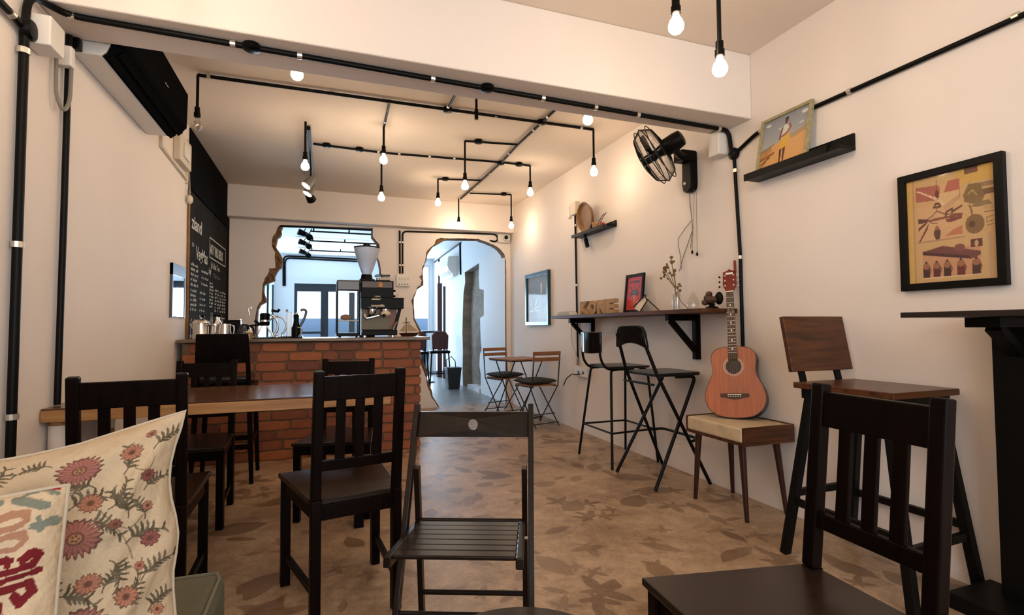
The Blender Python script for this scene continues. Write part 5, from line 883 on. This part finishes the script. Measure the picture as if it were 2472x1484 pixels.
# ------------------------------------------------------------------ bistro set
def make_bistro():
    t = thing('bistro_chair', 'c', 'chair', (0, 0, 0), 0, 'folding bistro chairs'); Wd = .18
    for s_ in (-1, 1):
        MB().tube([(s_*Wd, -.20, .82), (s_*Wd, -.16, .45), (s_*Wd, .18, .004)], .0075, 6).build('long_leg', BISTM, t); MB().tube([(s_*(Wd-.02), .19, .44), (s_*(Wd-.02), -.20, .004)], .0075, 6).build('leg', BISTM, t)
        MB().tube([(s_*(Wd-.02), .19, .44), (s_*(Wd-.02), -.16, .44)], .007, 6).build('seat_rail', BISTM, t); MB().ball((s_*Wd, .18, .012), .012, 8).build('foot', PLAST, t)
    for y, z in ((.155, .04), (-.165, .04), (-.10, .13)): MB().tube([(-Wd, y, z), (Wd, y, z)], .006, 6).build('crossbar', BISTM, t)
    for z in (.745, .81): MB().bar((-.19, -.197+(.82-z)*.1, z), (.19, -.197+(.82-z)*.1, z), .018, .042).build('slat', SLATW, t, bevel=.004)
    for k in range(5): MB().bar((-.165, -.12+k*.07, .455), (.165, -.12+k*.07, .455), .05, .014).build('seat_slat', SLATW, t)
    m = MB(); v = []; n = 14
    for sgn in (1, -1):
        for i in range(n+1):
            for j in range(n+1):
                a, b = -1+2*i/n, -1+2*j/n; pin = 1-.06*(1-a*a)*(abs(b) > .99)-.06*(1-b*b)*(abs(a) > .99)
                h = .032*(max(0, 1-abs(a)**3)**.5)*(max(0, 1-abs(b)**3)**.5)*(1-.35*math.exp(-((a*a+b*b)/.02)))
                v.append((.195*a*pin, .03+.19*b*pin, .495+sgn*h))
    N1 = (n+1)**2; f = []
    for q in (0, 1):
        for i in range(n):
            for j in range(n): o = q*N1+i*(n+1)+j; f.append((o, o+1, o+n+2, o+n+1))
    m.add(v, f).build('cushion', CUSHG, t, smooth=80)
    return t
bc = make_bistro(); bc.matrix_world = Matrix.Translation((2.28, 5.46, 0))@Matrix.Rotation(math.radians(14), 4, 'Z'); bc['label'] = 'bistro chair with a green cushion, back to the viewer, nearer the bar stools'
dup(bc, (2.21, 6.40, 0), math.radians(197), 'bistro chair with a green cushion facing the viewer beyond the small table')
t = thing('bistro_table', 'small square wooden bistro table with crossed thin legs', 'table', (2.235, 5.93, 0), math.radians(14))
for k in range(6): MB().bb(-.26, -.26+k*.0875, .712, .26, -.26+k*.0875+.083, .728).build('plank', SLATW, t, bevel=.002)
MB().tube([(-.25, -.25, .705), (.25, -.25, .705), (.25, .25, .705), (-.25, .25, .705)], .008, 6, closed=True).build('frame', BISTM, t)
for s_ in (-1, 1): MB().tube([(s_*.2, -.22, .70), (s_*.2, .22, .004)], .008, 6).build('leg', BISTM, t); MB().tube([(s_*.18, .22, .70), (s_*.18, -.22, .004)], .008, 6).build('leg', BISTM, t); MB().tube([(-.2, s_*.2, .03), (.2, s_*.2, .03)], .007, 6).build('crossbar', BISTM, t)
# ------------------------------------------------------------------ bench and guitar
t = thing('padded_bench', 'small padded bench with a walnut shell and splayed legs against the right wall', 'bench', (2.37, 2.52, 0)); bx0, bx1, by0, by1 = -.185, .185, -.245, .245
MB().bb(bx0, by0, .432, bx1, by1, .448).build('shell_base', WALN, t, bevel=.003); MB().bb(bx0, by0, .448, bx1, by0+.016, .535).build('shell_end', WALN, t, bevel=.003); MB().bb(bx0, by1-.016, .448, bx1, by1, .535).build('shell_end', WALN, t, bevel=.003); MB().bb(bx1-.014, by0+.016, .448, bx1, by1-.016, .535).build('shell_back', WALN, t)
MB().bb(bx0-.004, by0+.017, .449, bx1-.015, by1-.017, .532).build('pad', BEIGE, t, bevel=.012, seg=3)
for (tx, ty), (fx, fy) in (((-.13, -.17), (-.125, -.19)), ((.12, -.17), (.185, -.175)), ((-.13, .19), (-.125, .24)), ((.12, .19), (.185, .25))): MB().tube([(tx, ty, .432), (fx, fy, 0)], [.021, .012], 14).build('leg', LEGW, t, smooth=50)
gb = Vector((2.365, 2.525, .540)); gt = Vector((2.509, 2.713, 1.475)); gz = (gt-gb).normalized(); gn = Vector((-.80, -.60, 0)); gn = (gn-gz*gn.dot(gz)).normalized(); gx = gz.cross(gn)*-1
GM = Matrix((( gx.x, -gn.x, gz.x, gb.x), (gx.y, -gn.y, gz.y, gb.y), (gx.z, -gn.z, gz.z, gb.z), (0, 0, 0, 1)))
t = thing('acoustic_guitar', 'reddish acoustic guitar standing on the padded bench against the wall', 'guitar', mw=GM); GL = (gt-gb).length
# half outline of the body (x, z)
hb = [(0, 0), (.06, .003), (.11, .016), (.155, .05), (.176, .10), (.178, .14), (.165, .19), (.142, .235), (.128, .27), (.125, .30), (.13, .335), (.134, .37), (.128, .405), (.105, .43), (.07, .442), (.03, .445), (0, .445)]
def smoothp(P, k=2):
    for _ in range(k):
        Q = [P[0]]
        for a, b in zip(P, P[1:]): Q += [(a[0]*.75+b[0]*.25, a[1]*.75+b[1]*.25), (a[0]*.25+b[0]*.75, a[1]*.25+b[1]*.75)]
        P = Q+[P[-1]]
    return P
hb = smoothp(hb); ol = [(x, z) for x, z in hb]+[(-x, z) for x, z in hb[::-1]][1:-1]
sh = [(.047*math.cos(a), .318+.047*math.sin(a)) for a in np.linspace(0, 2*PI, 28, endpoint=False)]
MB().plate(ol, [sh], lambda u, v, d: (u, d, v), 0, .004).build('soundboard', GUIT, t); MB().plate(ol, [], lambda u, v, d: (u*(1.004 if d < .05 else 1), d, v), .0045, .088).build('body', GSIDE, t); MB().plate([(x*1.004, z) for x, z in ol], [[(x*.985, .0035+z*.985) for x, z in ol]], lambda u, v, d: (u, d, v), -.0012, .005).build('binding', mat('binding', (.06, .02, .01, 1), .3), t)
ring = lambda r0, r1: ([(r1*math.cos(a), .318+r1*math.sin(a)) for a in np.linspace(0, 2*PI, 32, endpoint=False)], [[(r0*math.cos(a), .318+r0*math.sin(a)) for a in np.linspace(0, 2*PI, 32, endpoint=False)]])
for r0, r1 in ((.0485, .0505), (.055, .0562), (.0595, .0605)): o, h = ring(r0, r1); MB().plate(o, h, lambda u, v, d: (u, d, v), -.0008, .001).build('rosette_ring', PEARL, t)
MB().plate([(-.082, .128), (-.05, .126), (-.03, .118), (0, .114), (.03, .118), (.05, .126), (.082, .128), (.082, .148), (.04, .150), (-.04, .150), (-.082, .148)], [], lambda u, v, d: (u, d, v), -.009, 0).build('bridge', FRETB, t, bevel=.002); MB().bb(-.04, -.013, .140, .04, -.009, .144).build('saddle', PEARL, t)
for k in range(6): MB().ball((-.035+k*.014, -.010, .131), .0035, 8).build('bridge_pin', PEARL, t)
n0, n1 = .36, .805
MB().add([(-.028, -.007, n0), (.028, -.007, n0), (.022, -.007, n1), (-.022, -.007, n1), (-.028, -.0005, n0), (.028, -.0005, n0), (.022, -.0005, n1), (-.022, -.0005, n1)], [(0, 1, 2, 3), (7, 6, 5, 4), (0, 4, 5, 1), (1, 5, 6, 2), (2, 6, 7, 3), (3, 7, 4, 0)]).build('fretboard', FRETB, t); MB().add([(-.024, 0, .44), (.024, 0, .44), (.020, 0, n1), (-.020, 0, n1), (-.012, .022, .44), (.012, .022, .44), (.010, .018, n1), (-.010, .018, n1)], [(0, 1, 2, 3), (7, 6, 5, 4), (0, 4, 5, 1), (1, 5, 6, 2), (2, 6, 7, 3), (3, 7, 4, 0)]).build('neck', GHEAD, t)
for k in range(17):
    z = .142+(n1-.142)*2**(-k/12)
    if k and z > n0: MB().bb(-.026, -.008, z-.001, .026, -.0068, z+.001).build('fret', CLIP, t)
for k in (2, 4, 6, 8, 11, 14):
    z = .142+(n1-.142)*(2**(-k/12)+2**(-(k+1)/12))/2; MB().bb(-.004, -.0076, z-.006, .004, -.0068, z+.006).build('inlay', PEARL, t)
MB().bb(-.022, -.010, n1, .022, 0, n1+.007).build('nut', PEARL, t)
MB().plate([(-.024, n1+.007), (.024, n1+.007), (.042, n1+.05), (.040, n1+.145), (.012, n1+.155), (.002, n1+.165), (-.012, n1+.155), (-.040, n1+.148), (-.042, n1+.05)], [], lambda u, v, d: (u, d+.12*(v-n1), v), -.006, .010).build('headstock', GHEAD, t, bevel=.002)
MB().bb(-.022, .0065, n1+.125, .022, .0085, n1+.138).build('maker_label', PEARL, t)
for s_ in (-1, 1):
    for k in range(3): z = n1+.045+k*.036; pgn = MB().tube([(s_*.026, .12*(z-n1)-.006, z), (s_*.026, .12*(z-n1)-.013, z)], .006, 8).build('tuning_post', CHROME, t); MB().tube([(s_*.041, .12*(z-n1)+.004, z), (s_*.060, .12*(z-n1)+.004, z)], .003, 6).build('shaft', CHROME, pgn); MB().ball((s_*.064, .12*(z-n1)+.004, z), .007, 8).build('button', PLAST, pgn)
for k in range(6): xb, xn = -.035+k*.014, -.016+k*.0064; MB().tube([(xb, -.013, .142), (xn, -.0105, n1+.003)], .0006, 3).build('string', STEEL, t)
MB().bb(-.046, -.004, n1+.135, -.030, .012, n1+.215).build('clip_tuner', GHEAD, t, bevel=.003)
# ------------------------------------------------------------------ wooden bar stool and high table at the right
t = thing('wooden_bar_stool', 'tall bar stool with a walnut back panel behind the near chair', 'stool', (2.335, 1.665, 0)); Zs = .83
MB().bb(-.205, -.235, Zs-.028, .205, .235, Zs).build('seat', WALN, t, bevel=.004); MB().bb(-.18, -.21, Zs-.075, .18, .21, Zs-.029).build('seat_frame', BLACK, t)
MB().bar((.01, .255, Zs+.045), (.01, .305, Zs+.315), .41, .024, (0, 1, 0)).build('backrest', WALN, t, bevel=.003)
for s_ in (-1, 1): MB().bar((s_*.12+.01, .245, Zs-.06), (s_*.12+.01, .305, Zs+.20), .036, .014, (0, 1, 0)).build('back_post', BLACK, t, bevel=.002)
fe = {(-1, -1): (-.23, -.30), (1, -1): (.228, -.265), (-1, 1): (-.22, .29), (1, 1): (.225, .29)}
for k, (fx, fy) in fe.items(): MB().bar((k[0]*.16, k[1]*.18, Zs-.07), (fx, fy, 0), .036, .036, (0, 1, 0)).build('leg', BLACK, t, bevel=.002)
def lp(k, z): fx, fy = fe[k]; s_ = 1-z/(Zs-.07); return (k[0]*.16+(fx-k[0]*.16)*s_, k[1]*.18+(fy-k[1]*.18)*s_, z)
for a, b, z in (((-1, -1), (1, -1), .22), ((-1, 1), (1, 1), .30), ((-1, -1), (-1, 1), .26), ((1, -1), (1, 1), .26)): MB().bar(lp(a, z), lp(b, z), .022, .032).build('stretcher', BLACK, t)
t = thing('high_table', 'tall black bar table on a single post at the right edge', 'table', (2.45, 1.1, 0)); MB().bb(2.07, .45, 1.128, 2.57, 1.355, 1.148).build('table_top', mat('dark_top', (.012, .007, .005, 1), .35), t, bevel=.002, world=True)
MB().bb(2.455, 1.12, .06, 2.575, 1.27, 1.09).build('post', BLACK, t, bevel=.004, world=True); MB().bb(2.26, 1.14, 1.09, 2.575, 1.25, 1.127).build('bearer', BLACK, t, bevel=.002, world=True); MB().bar((2.32, 1.19, 1.09), (2.46, 1.19, .99), .05, .03).build('brace', BLACK, t, world=True); MB().bb(2.30, .95, 0, 2.575, 1.37, .06).build('base', BLACK, t, bevel=.004, world=True)
# ------------------------------------------------------------------ sofa and cushions
t = thing('sofa', 'olive upholstered sofa with piped edges at the lower left', 'sofa', (-.6, .9, 0)); MB().bb(-1.05, .2, .10, -.235, 1.58, .462).build('seat', OLIVE, t, bevel=.03, seg=4, world=True)
MB().tube([(-.245, .3, .458), (-.245, 1.53, .458), (-.255, 1.568, .458), (-.30, 1.572, .458), (-1.0, 1.572, .458)], .006, 6).build('piping', OLIVEP, t, smooth=60, world=True); MB().bb(-1.08, .2, .3, -.86, 1.58, .80).build('backrest', OLIVE, t, bevel=.04, seg=3, world=True)
for x in (-1.0, -.3):
    for y in (.3, 1.5): MB().tube([(x, y, 0), (x, y, .11)], .02, 10).build('leg', DWOOD, t, world=True)
def cushion(name, label, M, size, thick, pic, pinch=.10, tip=1.06, seed=1, right=None, top=None, folds=()):
    t = thing(name, label, 'cushion', mw=M); h = size/2; r2 = np.random.default_rng(seed); ph = r2.uniform(0, 6, 8)
    def P(u, v, sgn):
        a, b = u*2-1, v*2-1; ka = 1-pinch*(1-abs(b)**1.6); kb = 1-pinch*(1-abs(a)**1.6)
        if right and a > 0: ka = 1-float(np.mean([np.interp(b+q, *right) for q in (-.12, -.08, -.04, 0, .04, .08, .12)]))*a
        if top and b > 0: kb = 1-float(np.interp(a, *top))*b
        th = thick*(max(0, 1-a**4)**.6)*(max(0, 1-b**4)**.6)
        wr_ = .004*math.sin(7*a+4*b+ph[0])+.004*math.sin(9*b-5*a+ph[1])+.003*math.sin(16*(a-b)+ph[2])
        for (x1, y1, x2, y2, am, wd) in folds:
            dx, dy = x2-x1, y2-y1; tt = min(1, max(0, ((a-x1)*dx+(b-y1)*dy)/(dx*dx+dy*dy))); dd = math.hypot(a-x1-tt*dx, b-y1-tt*dy); wr_ += am*math.exp(-(dd/wd)**2)*math.sin(PI*min(1, max(0, tt*.9+.05)))
        return (h*a*ka, -sgn*(th+wr_*(1-max(a*a, b*b)**3)), h*b*kb)
    pic.mesh('cover', lambda u, v: P((u*pic.w-.5)/(pic.w-1), (v*pic.h-.5)/(pic.h-1), 1), FABRIC, t, smooth=True)
    v = []; n = 30
    for j in range(n+1):
        for i in range(n+1): v.append(P(i/n, j/n, -1))
    MB().add(v, [(j*(n+1)+i, j*(n+1)+i+1, (j+1)*(n+1)+i+1, (j+1)*(n+1)+i) for j in range(n) for i in range(n)]).build('back_cover', mat('cream_cloth', (.55, .47, .36, 1), .9), t, smooth=80)
    e = [P(s_, 0, 0) for s_ in np.linspace(0, 1, 16)]+[P(1, s_, 0) for s_ in np.linspace(0, 1, 16)][1:]+[P(1-s_, 1, 0) for s_ in np.linspace(0, 1, 16)][1:]+[P(0, 1-s_, 0) for s_ in np.linspace(0, 1, 16)][1:-1]
    MB().tube(e, .0035, 6, closed=True).build('piping', mat('cream_piping', (.40, .33, .24, 1), .9), t, smooth=80)
    return t
F = Pic(420, 420, (176, 155, 126)); CX, CY_, SC = 110, 1330, 335.0
def fu(x, y): return ((x-CX)/SC+1)/2, ((CY_-y)/SC+1)/2
def flower(x, y, r, col, petals, cen):
    u, v = fu(x, y); X, Y = (F.u-u)*2*SC, (F.v-v)*2*SC; a = np.arctan2(Y, X); d = np.hypot(X, Y*1.18); R = r*(.78+.22*np.abs(np.cos(petals*a/2))+.06*np.sin(23*a))
    F.fill(d < R*1.05, tuple(int(c*.72) for c in col)); F.fill(d < R*.92, col); F.fill((d < R*.85) & (np.cos(petals*a) > .75) & (d > r*.35), tuple(min(255, int(c*1.22)) for c in col)); F.fill(d < r*.34, tuple(int(c*.8) for c in col)); F.fill(d < r*.24, cen)
    for k in range(5): b = k*1.257+x; F.ell(*fu(x+r*.12*math.cos(b), y+r*.12*math.sin(b)), .004, .004, (90, 55, 40))
def spray(x, y, L, ang, n=6, col=(84, 74, 56)):
    tw = random.choice((-.7, .7)); pts = [(x+L*s_*math.cos(ang+tw*s_), y-L*s_*math.sin(ang+tw*s_)) for s_ in np.linspace(0, 1, 9)]; F.line([fu(*p) for p in pts], .0024, col)
    for k in range(n):
        s_ = .25+.75*k/(n-1); p = pts[int(s_*8)]
        for sg in (-1, 1):
            b = ang+tw*s_+sg*(.85-.35*s_); l_ = L*.34*(1-.3*s_); dj = random.randint(-12, 16); cc_ = tuple(max(0, q+dj) for q in col)
            for m_ in range(3): q = (p[0]+l_*math.cos(b+sg*.16*m_)*(.25+.28*m_), p[1]-l_*math.sin(b+sg*.16*m_)*(.25+.28*m_)); F.ell(*fu(*q), l_/SC*.15, l_/SC*(.075-.012*m_), cc_, b+sg*.16*m_)
def vine(P_):
    F.line([fu(*p) for p in bez(P_)], .0017, (104, 90, 66))
def bez(P_):
    return [tuple(v)[:2] for v in bend([(x, y, 0) for x, y in P_], 40)]
for P_ in (((60, 1150), (120, 1170), (165, 1200), (220, 1220)), ((180, 1140), (210, 1165), (200, 1220), (190, 1260)), ((340, 1080), (350, 1120), (390, 1135), (400, 1100)), ((262, 1190), (300, 1230), (330, 1290), (345, 1340)), ((150, 1360), (170, 1400), (190, 1450)), ((312, 1248), (340, 1270), (372, 1240)), ((340, 1420), (370, 1390), (365, 1340)), ((-40, 1130), (0, 1160), (30, 1220)), ((100, 1220), (150, 1250), (235, 1262))): vine(P_)
for (x, y, L, a) in ((60, 1100, 70, .3), (180, 1060, 60, 2.5), (150, 1175, 80, 1.0), (215, 1200, 90, .9), (270, 1150, 70, 2.3), (330, 1130, 70, .9), (390, 1080, 75, 1.2), (300, 1210, 70, .3), (340, 1240, 75, 1.3), (185, 1230, 70, -.2), (250, 1230, 80, 0.1), (330, 1300, 80, .9), (200, 1300, 60, 2.2), (300, 1330, 70, -.6), (180, 1400, 90, 1.1), (200, 1390, 80, .3), (290, 1400, 60, 1.5), (370, 1390, 75, 1.2), (330, 1440, 70, .4), (375, 1250, 60, 1.3), (120, 1250, 70, 1.6), (60, 1300, 80, .8), (0, 1150, 70, .5), (-60, 1250, 80, .5), (-120, 1150, 80, .6), (-20, 1400, 80, .9), (-120, 1400, 80, 1.2), (100, 1500, 80, .6), (300, 1550, 80, 1.2), (0, 1600, 80, 1), (200, 1600, 80, .4), (385, 1470, 70, 1.2), (380, 1180, 60, 1.1)): spray(x, y, L, a)
for (x, y, r) in ((235, 1092, 46), (5, 1195, 44), (235, 1265, 52), (250, 1468, 54), (-150, 1300, 50), (60, 1400, 48), (-120, 1520, 50), (120, 1600, 50), (380, 1560, 46)): flower(x, y, r, (128, 82, 72), 20, (146, 108, 76))
for (x, y, r) in ((340, 1075, 25), (125, 1185, 28), (262, 1187, 27), (262, 1372, 27), (340, 1418, 26), (0, 1330, 26), (170, 1540, 26), (-60, 1100, 26)): flower(x, y, r, (138, 92, 72), 12, (98, 80, 56))
for (x, y, r, c) in ((55, 1130, 24, (176, 136, 96)), (180, 1140, 15, (164, 116, 86)), (375, 1035, 12, (160, 104, 84)), (388, 1145, 18, (134, 80, 68)), (312, 1248, 15, (134, 84, 68)), (170, 1335, 17, (170, 112, 86)), (385, 1220, 13, (176, 118, 94)), (362, 1357, 12, (172, 112, 90)), (381, 1300, 22, (140, 80, 72)), (405, 1470, 16, (176, 120, 92)), (150, 1480, 16, (176, 120, 92)), (-30, 1480, 18, (200, 120, 70))): flower(x, y, r, tuple(int(q*.80) for q in c), 9, (110, 70, 45))
F.grain(.03)
def facing(c, yaw, lean): return Matrix.Translation(c)@Matrix.Rotation(yaw, 4, 'Z')@Matrix.Rotation(lean, 4, 'X')
cushion('floral_cushion', 'cream cushion printed with red flowers and grey leaves leaning on the sofa', facing((-.471, 1.08, .705), math.radians(14), math.radians(-12)), .475, .075, F, .09, 1, 3, right=([-1, -.6, -.2, .05, .2, .45, .7, .85, 1], [0, .05, .085, .03, .065, .12, .09, .04, -.01]), top=([-1, -.3, 0, .32, .5, .75, .9, 1], [.2, .24, .23, .18, .13, .06, .02, -.01]), folds=((.95, .9, .35, -.2, .012, .06), (.98, .55, .5, -.4, -.012, .05), (.98, .1, .45, -.75, .014, .07), (1, -.1, .6, -.95, -.010, .05), (.7, .95, .1, .5, .008, .08), (.9, .3, .1, .1, .007, .06), (.2, .9, -.1, .2, -.006, .07), (.4, -.2, -.2, -.6, .008, .07)))
K = Pic(300, 300, (184, 162, 132)); 
def ku(x, y): return ((x-(-253))/408+1)/2, ((1613-y)/408+1)/2      # spots of the photograph on this cushion
def kl(P_, wd, c): K.line([ku(*p) for p in P_], wd/816, c, .16)
GR, TA, DR = (108, 112, 98), (150, 108, 84), (98, 18, 22)
kl([(45, 1222), (70, 1232), (112, 1252)], 11, GR); kl([(45, 1222), (70, 1210), (105, 1206), (135, 1225)], 6, GR); kl([(108, 1203), (135, 1212)], 5, (140, 30, 34)); kl([(0, 1225), (14, 1222)], 9, GR); kl([(92, 1295), (108, 1300)], 9, GR); kl([(100, 1278), (108, 1312)], 7, GR); kl([(122, 1295), (138, 1298)], 11, GR)
kl([(20, 1262), (45, 1255), (75, 1258), (78, 1280), (50, 1292), (-60, 1300)], 9, TA); kl([(28, 1345), (60, 1348), (78, 1330), (70, 1312), (40, 1312), (-60, 1340)], 9, TA)
kl([(80, 1382), (95, 1368), (112, 1378), (100, 1400), (-60, 1412)], 10, DR); kl([(50, 1388), (50, 1370), (20, 1378), (-60, 1395)], 10, DR); kl([(115, 1418), (40, 1424), (-60, 1440)], 8, DR); kl([(-60, 1470), (40, 1448), (95, 1442), (105, 1470), (80, 1490), (70, 1470)], 10, DR); kl([(40, 1484), (35, 1540), (-60, 1550)], 10, DR); kl([(100, 1560), (0, 1580), (-100, 1600)], 10, DR)
kl([(-250, 1300), (-150, 1260), (-120, 1330), (-220, 1350)], 12, TA); kl([(-300, 1450), (-150, 1420), (-120, 1500), (-250, 1520)], 12, DR); kl([(-250, 1700), (-100, 1680), (50, 1720)], 12, GR)
K.grain(.03)
cushion('ikat_cushion', 'cream cushion with dark red and tan scroll pattern in front of the floral cushion', facing((-.541, .869, .668), math.radians(16), math.radians(-11)), .41, .055, K, .045, 1.0, 5)
